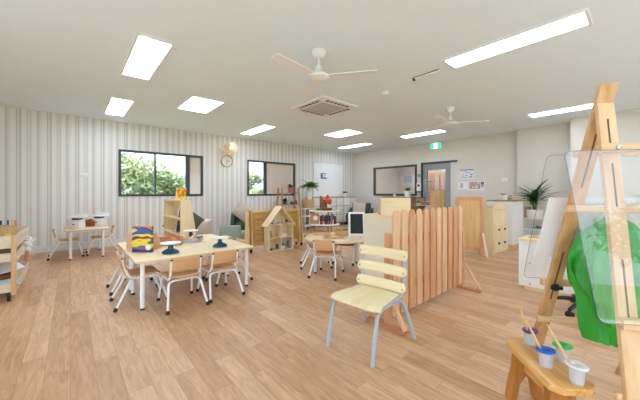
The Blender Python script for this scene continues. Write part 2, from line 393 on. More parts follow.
# exit sign
ex = thing('exit_sign', 'green and white running man exit sign high above the grey door', 'exit sign', (EX-.02, 4.30, 2.58))
MB().box(-.02, .02, -.17, .17, -.09, .09, .004).build('housing', white, ex, smooth=False)
MB().box(-.024, -.02, -.16, .16, -.08, .08).build('green_panel', emit('lit_green', (30, 200, 140), .9), ex, smooth=False)
MB().box(-.026, -.024, -.062, .062, -.08, .08).build('white_door', emit('lit_white', (235, 250, 245), .9), ex, smooth=False)
rm = MB().ball((-.028, -.012, .05), .012, 1, (.3, 1, 1))
for p, q in (((-.012, .035), (.006, -.005)), ((.006, -.005), (-.022, -.03)), ((-.022, -.03), (-.012, -.06)), ((.006, -.005), (.03, -.028)), ((.03, -.028), (.045, -.05)), ((-.012, .03), (-.035, .01)), ((-.01, .03), (.03, .02))):
    rm.bar((-.028, p[0], p[1]), (-.028, q[0], q[1]), .012, .003, (0, 1, 0), 0, .003)
rm.build('running_figure', emit('lit_green', (30, 200, 140), .9), ex, smooth=False)

# ------------------------------------------------------------------ on the walls
ck = thing('wall_clock', 'round wooden rimmed white clock on the striped wall below the lamp', 'clock', (3.235, NY-.002, 2.02))
RX = Matrix.Rotation(PI/2, 4, 'X')
MB().lathe([(.148, 0), (.165, 0), (.168, .03), (.155, .04), (.146, .03), (.148, 0)], n=40, M=RX, caps=False).build('rim', wood('clock_wood', (214, 178, 130), (196, 156, 108), 'x'), ck)
MB().lathe([(0, .004), (.15, .004), (.15, .012), (0, .012)], n=40, M=RX).build('face', mat('clock_face', (226, 226, 222), .5, .01), ck)
t = MB()
for k in range(12):
    a = k*PI/6; t.bar((.118*math.sin(a), -.013, .118*math.cos(a)), (.135*math.sin(a), -.013, .135*math.cos(a)), .006, .002, (math.cos(a), 0, -math.sin(a)))
t.build('hour_mark', black, ck)
for a, L_, w in ((90, .08, .012), (180, .12, .009)):
    MB().bar((0, -.017, 0), (L_*math.sin(deg(a)), -.017, L_*math.cos(deg(a))), w, .003, (math.cos(deg(a)), 0, -math.sin(deg(a)))).build('hand', black, ck)
lp = thing('wall_lamp', 'woven rattan globe lamp on an arm above the wall clock', 'lamp', (3.10, NY-.002, 2.34))
MB().lathe([(0, 0), (.05, 0), (.05, .02), (0, .025)], M=RX).build('wall_plate', white, lp)
MB().tube([(0, -.02, 0), (.05, -.12, .10), (.16, -.25, .16)], .008, 8, .06).build('arm', white, lp)
rat = MB()
for k in range(11):
    ph = -1.0+2.2*k/10; rr = .165*math.cos(ph); rat.tube([(.16+rr*math.cos(a*PI/12), -.25+rr*math.sin(a*PI/12), .01+.165*math.sin(ph)) for a in range(25)], .006, 5)
for k in range(18):
    a0 = k*PI/9; rat.tube([(.16+.165*math.cos(-1.0+2.4*j/12)*math.cos(a0+j*.12), -.25+.165*math.cos(-1.0+2.4*j/12)*math.sin(a0+j*.12), .01+.165*math.sin(-1.0+2.4*j/12)) for j in range(13)], .006, 5)
rat.build('shade', mat('rattan', (240, 214, 170), .7, .15, 30), lp)
MB().ball((.16, -.25, .02), .045, 2).lathe([(0, .05), (.02, .05), (.02, .12), (0, .12)], (.16, -.25, .02), 12).build('bulb', emit('warm_bulb', (255, 236, 206), 3.5), lp)
ot = thing('power_outlet', 'white double power outlet on the striped wall left of the window', 'outlet', (.22, NY-.001, 1.51))
MB().box(-.06, .06, -.012, 0, -.035, .035, .003).build('plate', white, ot); MB().box(-.035, -.015, -.015, -.012, -.01, .01).box(.015, .035, -.015, -.012, -.01, .01).build('switch', mat('outlet_grey', (205, 205, 203)), ot)
wb = thing('whiteboard', 'large white board on the striped wall above the lockers', 'whiteboard', (7.06, NY-.001, 1.60))
MB().box(-.74, .74, -.012, 0, -.575, .60).build('board', mat('whiteboard_white', (236, 238, 236), .25, .01), wb, smooth=False)
MB().box(-.75, -.735, -.02, 0, -.58, .61).box(.735, .75, -.02, 0, -.58, .61).box(-.75, .75, -.02, 0, .60, .615).box(-.75, .75, -.02, 0, -.59, -.575).build('frame', mat('board_frame', (198, 198, 196), .4), wb, smooth=False)
po = thing('poster', 'small teal and white notice stuck on the large white board', 'poster', (6.795, NY-.0145, 1.745))
MB().box(-.15, .15, -.003, 0, -.11, .11).build('sheet', paper, po, smooth=False)
MB().box(-.145, .145, -.005, -.003, -.10, -.05).box(-.145, .145, -.005, -.003, .07, .10).box(-.145, -.06, -.005, -.003, -.05, .07).build('print', mat('teal_print', (50, 128, 136), .7), po, smooth=False)
MB().box(-.05, .12, -.005, -.003, .0, .012).box(-.05, .10, -.005, -.003, .03, .042).box(-.05, .08, -.005, -.003, -.03, -.018).build('text_line', mat('print_grey', (120, 124, 128)), po, smooth=False)
sw = MB().box(-.012, 0, -.07, .07, -.04, .04, .003); tag(sw.build('light_switch', white, loc=(EX-.001, 2.46, 1.475)), 'white switch plate on the back wall right of the posters', 'switch')
al = thing('fire_alarm_box', 'white call box with red front on the wall between inner window and door', 'alarm', (EX-.001, 4.86, 1.33))
MB().box(-.06, 0, -.07, .07, -.13, .13, .006).build('case', white, al); MB().box(-.066, -.06, -.04, .04, .01, .09, .003).build('call_point', mat('alarm_red', (206, 30, 30), .4), al); MB().box(-.08, 0, -.07, .10, -.17, -.14, .004).build('bracket', black, al)
tag(MB().box(-.03, 0, -.045, .045, -.05, .05, .004).build('thermostat', mat('thermostat_grey', (150, 152, 150)), loc=(EX-.001, 4.875, 1.70)), 'small grey thermostat above the fire call box', 'thermostat')
pr_ = mat('print_black', (92, 94, 98), .8); 
def poster(name, label, y0, y1, z0, z1, draw):
    t = thing(name, label, 'poster', (EX-.001, (y0+y1)/2, (z0+z1)/2)); a, b = (y1-y0)/2, (z1-z0)/2
    MB().box(-.003, 0, -a, a, -b, b).build('sheet', paper, t, smooth=False); draw(t, a, b)
def cal(t, a, b):
    m = MB().box(-.005, -.003, -a*.9, a*.9, b*.72, b*.92)
    for k in range(6): m.box(-.005, -.003, -a*.9, a*.9, -b*.85+k*b*.29, -b*.85+k*b*.29+.004)
    for k in range(5): m.box(-.005, -.003, -a*.9+k*a*.44, -a*.9+k*a*.44+.004, -b*.85, b*.7)
    for k in range(14): y = random.uniform(-.8, .5)*a; z = random.uniform(-.8, .5)*b; m.box(-.005, -.003, y, y+a*.25, z, z+.012)
    m.build('table_print', pr_, t, smooth=False)
def blur(t, a, b):
    m = MB()
    for k in range(8): m.box(-.005, -.003, -a*.1, a*random.uniform(.5, .7), -b*.6+k*b*.16, -b*.6+k*b*.16+.012)
    m.build('text_print', mat('print_mid', (150, 152, 156)), t, smooth=False)
def mosaic(nt, L):
    tc = nt.nodes.new('ShaderNodeTexCoord'); vo = nt.nodes.new('ShaderNodeTexVoronoi'); vo.inputs['Scale'].default_value = 20; vo.distance = 'CHEBYCHEV'; L(tc.outputs['Object'], vo.inputs['Vector'])
    sp = nt.nodes.new('ShaderNodeSeparateColor'); L(vo.outputs['Color'], sp.inputs[0])
    rp = nt.nodes.new('ShaderNodeValToRGB'); cr = rp.color_ramp; cr.interpolation = 'CONSTANT'
    cs_ = [(0, (214, 180, 130)), (.25, (150, 160, 180)), (.42, (196, 140, 112)), (.6, (226, 212, 184)), (.8, (176, 150, 120))]
    cr.elements[0].color = lin(cs_[0][1])+(1,); cr.elements[1].position = .25; cr.elements[1].color = lin(cs_[1][1])+(1,)
    for p, c in cs_[2:]: e = cr.elements.new(p); e.color = lin(c)+(1,)
    L(sp.outputs[0], rp.inputs[0]); return rp.outputs[0]
def colour(t, a, b):
    MB().box(-.005, -.003, -a*.45, a*.92, -b*.7, b*.85).build('picture_print', ramp_mat('picture_mosaic', mosaic, .7), t, smooth=False)
    MB().box(-.005, -.003, -a*.9, -a*.52, .2*b, .85*b).build('blue_block', mat('blue_block', (70, 124, 190)), t, smooth=False)
    MB().box(-.005, -.003, -a*.9, -a*.52, -.35*b, .15*b).build('yellow_block', mat('yellow_block', (226, 176, 72)), t, smooth=False)
poster('wall_calendar', 'white ruled planner sheet on the back wall right of the door, uppermost poster', 3.19, 3.62, 1.53, 1.82, cal)
poster('wall_notice', 'small pale text notice below the planner sheet', 3.37, 3.65, 1.24, 1.46, blur)
poster('photo_poster', 'poster of small coloured pictures with blue and yellow blocks on the back wall', 2.93, 3.35, 1.21, 1.47, colour)

# ------------------------------------------------------------------ toddler chairs and tables
GC = 'small white framed toddler chairs with beech seats'
def make_chair(label, seatm):
    t = thing('toddler_chair', label, 'chair', (0, 0, 0), 0, GC)
    def seatf(u, v):
        x = -.145+.30*v; y = (u-.5)*.31*(1-.10*max(0, -x/.15)); return (x, y, .302-.012*math.cos((u-.5)*PI)+(.012*((x+.02)/.15)**2)-(.02*max(0, (v-.85)/.15)**2))
    s = MB().grid(seatf, 9, 9); o = s.build('seat', seatm, t)
    md = o.modifiers.new('thick', 'SOLIDIFY'); md.thickness = .012; md.offset = 1
    def backf(u, v):
        y = (u-.5)*.32; z = .365+.15*v; e = abs(u-.5)*2
        z = .44+(z-.44)*(1-.25*max(0, (e-.75)/.25)**2); return (-.155-.028*v-.02*math.cos((u-.5)*PI)+.012, y, z)
    o = MB().grid(backf, 13, 7).build('backrest', seatm, t); md = o.modifiers.new('thick', 'SOLIDIFY'); md.thickness = .011; md.offset = 0
    for sg in (-1, 1):
        MB().tube([(-.172, .137*sg, .49), (-.135, .137*sg, .33), (-.09, .143*sg, .281), (.125, .143*sg, .281), (.152, .148*sg, .255), (.225, .168*sg, .012)], .0115, 8, .045).build('side_frame', whitem, t)
        MB().lathe([(0, -.004), (.0125, -.004), (.0125, .008), (.008, .013), (0, .013)], (-.1725, .137*sg, .489), 10).build('end_cap', rubber, t)
        MB().tube([(.218, .1665*sg, .035), (.2285, .169*sg, 0)], [.016, .018], 10).build('rubber_foot', rubber, t)
        MB().tube([(-.228, .183*sg, .035), (-.2385, .186*sg, 0)], [.016, .018], 10).build('rubber_foot', rubber, t)
    MB().tube([(-.235, -.185, .012), (-.115, -.15, .25), (-.10, -.12, .272), (-.10, .12, .272), (-.115, .15, .25), (-.235, .185, .012)], .0115, 8, .05).build('rear_leg_frame', whitem, t)
    return t
ch = make_chair('left of two beech toddler chairs seen from behind along the activity table', beech)
ch.location = (.87, 3.19, 0); ch.rotation_euler = (0, 0, PI/2)
for lb, loc, a in (
    ('right of two beech toddler chairs seen from behind along the activity table', (1.28, 3.22, 0), 90),
    ('beech toddler chair at the left end of the activity table, the one nearest the camera', (.56, 3.545, 0), 0),
    ('beech toddler chair at the left end of the activity table, behind the nearer one', (.575, 4.12, 0), 0),
    ('beech toddler chair at the far right end of the activity table, nearer the front', (1.56, 3.62, 0), 180),
    ('beech toddler chair at the far right end of the activity table, behind the other', (1.56, 4.06, 0), 180),
    ('toddler chair on the left side of the small table by the striped wall', (-.05, 6.84, 0), 0),
    ('toddler chair on the right side of the small table by the striped wall', (.455, 6.84, 0), 180),
    ('beech toddler chair seen from behind at the front of the round table', (2.70, 2.95, 0), 30),
    ('toddler chair at the left of the round table beside the doll house', (2.90, 3.43, 0), -36)):
    dup(ch, lb, loc, deg(a))
chd = make_chair('dark brown seated toddler chair at the far side of the round table', walnut); chd.location = (3.47, 3.30, 0); chd.rotation_euler = (0, 0, deg(205))

def leg_part(t, x, y, h, r=.021, m=whitem):
    l = MB().tube([(x, y, .02), (x, y, h)], r, 14).build('leg', m, t); MB().lathe([(0, 0), (r*.95, 0), (r*.95, .022), (0, .022)], (x, y, 0), 14).build('foot_cap', black, l)
def table(label, cx, cy, w, d, h, m, inset=.07, rr=.03, group='white legged activity tables'):
    t = thing('activity_table', label, 'table', (cx, cy, 0), 0, group)
    MB().prism(rrect(-w/2, w/2, -d/2, d/2, rr), h-.022, h, 'z', .004).build('tabletop', m, t)
    fr_ = MB()
    for sg in (-1, 1):
        fr_.box(-w/2+inset, w/2-inset, sg*(d/2-inset)-.011, sg*(d/2-inset)+.011, h-.05, h-.022)
        fr_.box(sg*(w/2-inset)-.011, sg*(w/2-inset)+.011, -d/2+inset, d/2-inset, h-.05, h-.022)
        for s2 in (-1, 1): leg_part(t, sg*(w/2-inset), s2*(d/2-inset), h-.023)
    fr_.build('apron', whitem, t, smooth=False)
    return t
table('front one of two birch topped tables pushed together, nearest the camera', 1.08, 3.53, 1.24, .70, .49, birch)
table('back one of two birch topped tables pushed together, nearer the bookcase', 1.08, 4.235, 1.24, .70, .49, birch)
table('small white legged table against the striped wall at far left', .22, 6.86, .62, 1.0, .515, wood('table_maple', (226, 204, 172), (210, 184, 150), 'x', 5), .09, .06)
rt = thing('round_table', 'round birch table with pale legs between the picket fence and doll house', 'table', (3.07, 3.13, 0), deg(-41))
MB().lathe([(0, .45), (.49, .45), (.50, .455), (.50, .47), (.495, .475), (0, .475)], n=56).build('tabletop', birch, rt)
for sx in (-1, 1):
    for sy in (-1, 1): leg_part(rt, sx*.33, sy*.29, .45, .021, mat('pale_grey_leg', (214, 220, 226), .4))

# things on the activity tables
def paint(nt, L):
    tc = nt.nodes.new('ShaderNodeTexCoord'); mp = nt.nodes.new('ShaderNodeMapping'); mp.inputs['Scale'].default_value = (3, 3, 7); L(tc.outputs['Object'], mp.inputs[0])
    nz = nt.nodes.new('ShaderNodeTexNoise'); nz.inputs['Scale'].default_value = 1.6; nz.inputs['Detail'].default_value = 1; L(mp.outputs[0], nz.inputs['Vector'])
    sp = nt.nodes.new('ShaderNodeSeparateXYZ'); L(tc.outputs['Object'], sp.inputs[0])
    ml = nt.nodes.new('ShaderNodeMath'); ml.operation = 'MULTIPLY_ADD'; L(sp.outputs[2], ml.inputs[0]); ml.inputs[1].default_value = 3.2; L(nz.outputs['Fac'], ml.inputs[2])
    ml2 = nt.nodes.new('ShaderNodeMath'); ml2.operation = 'SUBTRACT'; L(ml.outputs[0], ml2.inputs[0]); ml2.inputs[1].default_value = .42
    rp = nt.nodes.new('ShaderNodeValToRGB'); cr = rp.color_ramp; cr.interpolation = 'CONSTANT'
    cols = [(0, (40, 60, 130)), (.13, (196, 70, 50)), (.2, (70, 110, 170)), (.28, (236, 206, 40)), (.46, (52, 92, 110)), (.54, (60, 60, 70)), (.6, (206, 50, 40)), (.66, (240, 208, 40)), (.77, (44, 92, 170)), (.9, (56, 70, 90)), (.96, (220, 120, 50))]
    cr.elements[0].color = lin(cols[0][1])+(1,); cr.elements[1].position = cols[1][0]; cr.elements[1].color = lin(cols[1][1])+(1,)
    for p, c in cols[2:]: e = cr.elements.new(p); e.color = lin(c)+(1,)
    L(ml2.outputs[0], rp.inputs[0]); return rp.outputs[0]
painting_m = ramp_mat('child_painting', paint, .5)
pt = thing('painted_canvas', 'upright canvas with wavy blue, yellow and red paint on the activity table', 'painting', (.60, 3.665, .491), deg(-42))
MB().box(-.113, .113, -.012, .012, 0, .285, .003).build('canvas', painting_m, pt, smooth=False)
MB().lathe([(0, 0), (.028, 0), (.028, .003), (0, .003)], (.07, -.012, .05), 14, RX).build('seal', paper, pt)
st = thing('display_stand', 'small plywood wedge stand behind the painted canvas', 'stand', (.60, 3.82, .491), deg(-42))
for x in (-.16, .142): MB().prism([(0, 0), (.17, 0), (.17, .018), (.05, .19), (0, .19)], x, x+.018, 'x').build('side', beech, st, smooth=False)
MB().box(-.142, .142, 0, .015, 0, .19).box(-.142, .142, .015, .17, 0, .015).build('back', beech, st, smooth=False)
GS = 'white topped cake stands on the activity tables'
cs = thing('cake_stand', 'white topped teal cake stand nearest the camera, beside the painted canvas', 'cake stand', (.82, 3.41, .491), 0, GS)
MB().lathe([(0, 0), (.085, 0), (.087, .012), (.07, .03), (.03, .05), (.022, .075), (.028, .095), (0, .095)], n=32).build('base', teal, cs)
MB().lathe([(0, .095), (.06, .096), (.102, .106), (.104, .112), (.06, .117), (0, .118)], n=36).build('plate', pot_white, cs)
dup(cs, 'white topped teal cake stand at the right end of the activity table', (1.37, 3.43, .491))
dup(cs, 'white topped teal cake stand at the far edge of the back table', (1.31, 4.35, .491))
bk = thing('wooden_tray', 'brown wooden tray heaped with orange pieces behind the painted canvas', 'tray', (.93, 4.0, .491), deg(-20))
MB().box(-.16, .16, -.13, .13, 0, .01).box(-.16, -.15, -.13, .13, .01, .075).box(.15, .16, -.13, .13, .01, .075).box(-.15, .15, -.13, -.12, .01, .075).box(-.15, .15, .12, .13, .01, .075).build('tray', wood('tray_brown', (206, 160, 116), (180, 132, 90), 'x'), bk, smooth=False)
pc = MB()
for k in range(70): pc.ball((random.uniform(-.13, .13), random.uniform(-.10, .10), .02+.055*random.random()), .018, 1)
tag(pc.build('felt_balls', orange, loc=(.93, 4.0, .491), rz=deg(-20)), 'heap of small orange felt pieces filling the brown tray', 'craft pieces', kind='stuff')
cb = thing('clear_basket', 'clear oval tub of wooden pieces on the activity tables between cake stands', 'basket', (1.20, 3.98, .491), deg(-15))
cp_ = clear('violet_clear_plastic', (.90, .88, .96), .25)
MB().lathe([(0, 0), (.10, 0), (.125, .06), (.13, .065), (.122, .06), (.098, .006), (0, .006)], sx=1.35, sy=.85, n=32).build('tub', cp_, cb)
for i, (x, y, a, z) in enumerate(((-.07, 0, 30, .05), (-.03, .02, 100, .055), (.01, -.02, 60, .045), (.03, .03, 10, .055))):
    o = MB().tube([(-.055, 0, -.02), (.055, 0, .035)], .015, 10).build('wooden_peg', beech, loc=(1.20+x, 3.98+y, .491+z), rz=deg(a))
    tag(o, 'short wooden peg lying in the clear oval tub', 'peg', 'wooden pegs in the clear tub')
tag(MB().ball((0, 0, .03), .03, 2, (1.4, 1, .8)).ball((.04, .02, .035), .022, 2).build('stone', mat('dark_stone', (60, 62, 58), .6, .2), loc=(1.30, 3.96, .508)), 'dark stones in the clear oval tub', 'stone')

# kitchen scales and basket on the wall table
ks = thing('kitchen_scale', 'white toy kitchen scale with flat pan, left one on the small table', 'scale', (.09, 6.66, .516), deg(-45), 'toy kitchen scales')
MB().prism([(-.10, 0), (.10, 0), (.09, .15), (-.09, .15)], -.07, .07, 'y', .012).build('body', white, ks)
MB().box(-.055, .055, -.05, .05, .15, .185, .006).build('neck', mat('navy_plastic', (36, 42, 58), .5), ks)
MB().prism(rrect(-.13, .13, -.09, .09, .02), .185, .205, 'z').box(-.13, .13, .07, .09, .205, .25).build('pan', white, ks)
MB().box(-.02, .02, -.076, -.072, .06, .085).build('red_mark', mat('scale_red', (220, 70, 66)), ks)
dup(ks, 'white toy kitchen scale with flat pan, right one on the small table', (.41, 6.84, .516), deg(-45))
wk = thing('wicker_basket', 'brown wicker basket between the two toy scales', 'basket', (.30, 6.90, .516), deg(-45))
MB().box(-.10, .10, -.07, .07, 0, .01).box(-.10, -.09, -.07, .07, .01, .12).box(.09, .10, -.07, .07, .01, .12).box(-.09, .09, -.07, -.06, .01, .12).box(-.09, .09, .06, .07, .01, .12).build('body', mat('wicker', (164, 92, 44), .8, .35, 60), wk, smooth=False)
tag(MB().ball((0, 0, .02), .05, 2, (1.3, 1, .6)).ball((.05, .01, .03), .03, 2).build('pine_cone', mat('bark_brown', (70, 50, 40), .9, .3, 40), loc=(.30, 6.90, .605)), 'dark brown bark pieces heaped in the wicker basket', 'bark')

# ------------------------------------------------------------------ trolley at far left
tr = thing('craft_trolley', 'three tier plywood craft trolley on castors at the left edge', 'trolley', (-.75, 5.0, 0))
tw, tl = .32, .60
for z, hh in ((.10, .10), (.42, .09), (.56, .13)):
    m = MB().box(-tw, tw, -tl, tl, z, z+.012)
    m.box(-tw, -tw+.014, -tl, tl, z+.012, z+hh).box(tw-.014, tw, -tl, tl, z+.012, z+hh).box(-tw+.014, tw-.014, -tl, -tl+.014, z+.012, z+hh).box(-tw+.014, tw-.014, tl-.014, tl, z+.012, z+hh)
    m.build('tray', wood('trolley_ply', (222, 208, 182), (206, 188, 158), 'y', 5), tr, smooth=False)
for sx in (-1, 1):
    for sy in (-1, 1):
        MB().box(sx*(tw-.02)-.02, sx*(tw-.02)+.02, sy*(tl+.012)-.012, sy*(tl+.012)+.012, .07, .70, .003).build('post', wood('trolley_post', (222, 178, 132), (200, 152, 104), 'z'), tr)
        c = MB().box(sx*(tw-.06)-.02, sx*(tw-.06)+.02, sy*(tl-.03)-.025, sy*(tl-.03)+.025, .06, .10).build('castor', black, tr)
        MB().lathe([(0, -.012), (.03, -.012), (.03, .012), (0, .012)], (sx*(tw-.06), sy*(tl-.03), .03), 16, Matrix.Rotation(PI/2, 4, 'Y')).build('wheel', rubber, c)
for i, (x, y) in enumerate(((-.50, 4.54), (-.66, 4.54), (-.58, 4.69))):
    c = thing('card_pot', ('right one', 'left one', 'rear one')[i]+' of the brown card pots in the top tray of the craft trolley', 'pot', (x, y, .573), 0, 'card pots on the trolley')
    MB().lathe([(0, 0), (.062, 0), (.065, .21), (.060, .21), (.057, .008), (0, .008)], n=24).build('pot', card, c)
    MB().box(-.025, .025, -.069, -.061, .09, .135).build('yellow_tag', yellow, c, smooth=False)
for i, (x, y, m, nm) in enumerate(((-.485, 4.86, orange, 'orange'), (-.515, 4.90, yellow, 'yellow'), (-.55, 4.88, blue, 'blue'), (-.60, 4.84, black, 'black'))):
    o = MB().tube([(0, 0, 0), (.0, .012, .25)], .010, 8).build('marker_pen', m, loc=(x, y, .575)); tag(o, nm+' marker pen standing behind the card pots on the trolley', 'pen')
for i in range(6):
    o = MB().box(-.03, .03, -.05, .05, 0, .05, .004).build('paint_block', [orange, blue, mat('green_paint', (70, 150, 80)), yellow, red, mat('teal_block', (60, 130, 140))][i], loc=(-.50-.075*i, 4.52, .433)); tag(o, ('orange', 'blue', 'green', 'yellow', 'red', 'teal')[i]+' paint block in the middle tray of the trolley', 'paint block', 'paint blocks on the trolley')
fl = MB()
for k in range(40): fl.ball((random.gauss(0, .02), random.gauss(0, .12), random.gauss(0, .04)), random.uniform(.014, .028), 1)
tag(fl.build('cotton_wool', mat('cotton', (238, 236, 230), .95, .05, 30), loc=(-.415, 5.25, .50)), 'tuft of white cotton wool hanging over the middle tray of the trolley', 'cotton wool', kind='stuff')
bs = thing('paper_basket', 'brown woven basket in the bottom tray of the trolley', 'basket', (-.70, 4.80, .113))
MB().lathe([(0, 0), (.17, 0), (.2, .12), (.19, .12), (.16, .008), (0, .008)], sx=1.1, sy=1.1, n=28).build('body', mat('wicker', (164, 92, 44)), bs)
for i in range(5):
    o = MB().box(-.15, .15, -.10, .10, -.0015, .0015).build('paper_sheet', paper); o.location = (-.64+.015*i, 4.74+.02*i, .262+.008*i); o.rotation_euler = (deg(14+2*i), deg(-14+2*i), deg(14*i-20))
    tag(o, 'loose white sheet heaped on the woven basket in the trolley', 'paper', 'paper sheets in the trolley')
for i in range(6):
    m_ = [paper, mat('pink_cover', (196, 120, 130)), paper, mat('lilac_cover', (150, 140, 180)), paper, mat('pale_blue_cover', (170, 196, 214))][i]
    o = MB().box(-.13, .13, -.10, .10, -.006, .006).build('picture_book', m_); o.location = (-.60+.01*i, 4.53, .121+.0125*i); o.rotation_euler = (0, 0, deg(7*i-12))
    tag(o, ['white', 'pink', 'upper white', 'lilac', 'topmost white', 'pale blue'][i]+' thin book in the pile at the front of the bottom trolley tray', 'book', 'books in the trolley')

# ------------------------------------------------------------------ bookcase and lounge corner by the striped wall
bc = thing('bookcase', 'birch bookcase with sloping side standing behind the activity tables', 'bookcase', (1.48, 5.5, 0))
prof = [(0, 0), (.30, 0), (.30, .22), (.19, .94), (.19, 1.0), (0, 1.0)]
for y in (0, 1.20): MB().prism(prof, y, y+.018, 'y', .003).build('side_panel', birchz, bc, smooth=False)
MB().prism([(.275, .02), (.285, .02), (.182, .98), (.172, .98)], .018, 1.20, 'y').build('back_panel', birchz, bc, smooth=False)
for z, d in ((.06, .265), (.36, .235), (.66, .20), (.982, .175)):
    MB().box(.004, d, .018, 1.20, z, z+.018).box(.0, .012, .018, 1.20, z, z+.035).build('shelf', birchy, bc, smooth=False)
def book(label, loc, rz, w, h, t, m, group=None, lean=0):
    r = thing('picture_book', label, 'book', loc, rz, group); r.rotation_euler = (0, deg(lean), rz)
    MB().box(-t/2+.002, t/2-.002, -w/2+.002, w/2-.004, .002, h-.002).build('pages', paper, r, smooth=False)
    MB().box(-t/2, -t/2+.002, -w/2, w/2, 0, h).box(t/2-.002, t/2, -w/2, w/2, 0, h).box(-t/2, t/2, w/2-.003, w/2, 0, h).build('cover', m, r, smooth=False)
    return r
def cov(name, base, spots):
    def f(nt, L):
        tc = nt.nodes.new('ShaderNodeTexCoord'); vo = nt.nodes.new('ShaderNodeTexNoise'); vo.inputs['Scale'].default_value = 14; vo.inputs['Detail'].default_value = 1; L(tc.outputs['Object'], vo.inputs['Vector'])
        rp = nt.nodes.new('ShaderNodeValToRGB'); cr = rp.color_ramp; cr.interpolation = 'CONSTANT'
        cr.elements[0].color = lin(spots[0])+(1,); cr.elements[1].position = .42; cr.elements[1].color = lin(base)+(1,)
        e = cr.elements.new(.6); e.color = lin(spots[1])+(1,); L(vo.outputs['Fac'], rp.inputs[0]); return rp.outputs[0]
    return ramp_mat(name, f, .4)
book('yellow picture book standing on top of the birch bookcase', (1.56, 5.80, 1.001), deg(-70), .20, .24, .02, cov('yellow_cover', (240, 200, 40), ((226, 120, 60), (236, 226, 180))), lean=8)
book('red picture book on the upper shelf of the birch bookcase', (1.56, 5.74, .679), deg(-55), .19, .22, .018, cov('red_cover', (206, 58, 50), ((70, 110, 170), (236, 190, 60))), lean=12)
book('white picture book half behind the red one on the bookcase', (1.60, 5.95, .679), deg(-55), .15, .19, .018, paper, lean=10)
book('blue picture book on the lower shelf of the bookcase, left of two', (1.58, 6.05, .379), deg(-50), .16, .23, .018, cov('blue_cover', (70, 110, 160), ((40, 60, 90), (210, 214, 220))), 'books on the lower shelf', 12)
book('dark blue picture book on the lower shelf of the bookcase, right of two', (1.58, 5.72, .379), deg(-50), .16, .24, .018, cov('navy_cover', (40, 66, 110), ((60, 150, 160), (200, 120, 60))), 'books on the lower shelf', 12)

def cushion_m(sz, th, n=12):
    m = MB()
    for sg in (1, -1):
        def f(u, v):
            a, b = 2*u-1, 2*v-1; e = (1-abs(a)**2.6)*(1-abs(b)**2.6); pin = 1-.06*(abs(a)*abs(b))
            return (a*sz/2*(1-.05*(1-abs(b))), sg*th/2*max(0, e)**.55, b*sz/2*(1-.05*(1-abs(a))))
        m.grid(f, n, n)
    bmesh.ops.remove_doubles(m.bm, verts=m.bm.verts[:], dist=1e-4); return m
def armchair(label, loc, rz, m, w=.62, h=.74):
    t = thing('armchair', label, 'armchair', loc, rz, 'low upholstered armchairs')
    MB().box(-.28, .28, -w/2+.08, w/2-.08, .20, .38, .05, seg=4).build('seat', m, t)
    MB().prism([(-.32, .2), (-.17, .2), (-.24, h), (-.36, h)], -w/2+.03, w/2-.03, 'y', .04).build('backrest', m, t)
    for sg in (-1, 1):
        MB().prism([(-.33, .18), (.27, .18), (.27, .40), (.10, .46), (-.22, .62), (-.36, .64)], sg*(w/2)-.045, sg*(w/2)+.045, 'y', .03).build('arm', m, t)
        for sx in (-.24, .22): MB().tube([(sx, sg*(w/2-.04), 0), (sx*.95, sg*(w/2-.05), .2)], [.012, .018], 10).build('leg', black, t)
    return t
armchair('dark green velvet armchair by the striped wall behind the bamboo screen', (3.40, 6.98, 0), deg(-116), darkgreen, .52)
cu = cushion_m(.42, .13).build('throw_cushion', taupe); cu.location = (3.34, 6.86, .67); cu.rotation_euler = (deg(-14), deg(40), deg(-26))
tag(cu, 'taupe square cushion balanced on its corner on the dark green armchair', 'cushion')
armchair('dark green armchair in the far corner right of the lockers', (7.42, 6.50, 0), deg(205), darkgreen, .72, .80)
cu = cushion_m(.46, .13).build('throw_cushion', taupe); cu.location = (7.36, 6.46, .60); cu.rotation_euler = (deg(-14), 0, deg(-65))
tag(cu, 'taupe cushion propped on the armchair in the far corner', 'cushion')
of = thing('child_sofa', 'sage green low padded seat behind the activity tables', 'sofa', (2.56, 5.85, 0), deg(49))
MB().box(-.06, .06, -.22, .22, .05, .45, .03, seg=4).build('backrest', sage, of)
MB().box(.06, .46, -.22, .22, .05, .26, .03, seg=4).build('seat', sage, of)
for x in (-.03, .42):
    for y in (-.18, .18): MB().tube([(x, y, 0), (x, y, .06)], .018, 10).build('leg', black, of)
of.rotation_euler = (0, 0, deg(52))
ft = thing('floor_cushion', 'dark olive floor cushion leaning on the wall behind the bookcase', 'floor cushion', (1.98, 6.9, .0))
o = cushion_m(.66, .2).build('cushion', mat('olive_fabric', (88, 86, 70), .9, .1, 20), ft); o.location = (0, .1, .45); o.rotation_euler = (deg(-12), deg(40), deg(-10))
o = cushion_m(.5, .16).build('throw_cushion', taupe); o.location = (2.35, 6.98, .27); o.rotation_euler = (deg(-10), 0, deg(-10)); tag(o, 'pale taupe cushion propped on the floor right of the bookcase', 'cushion')

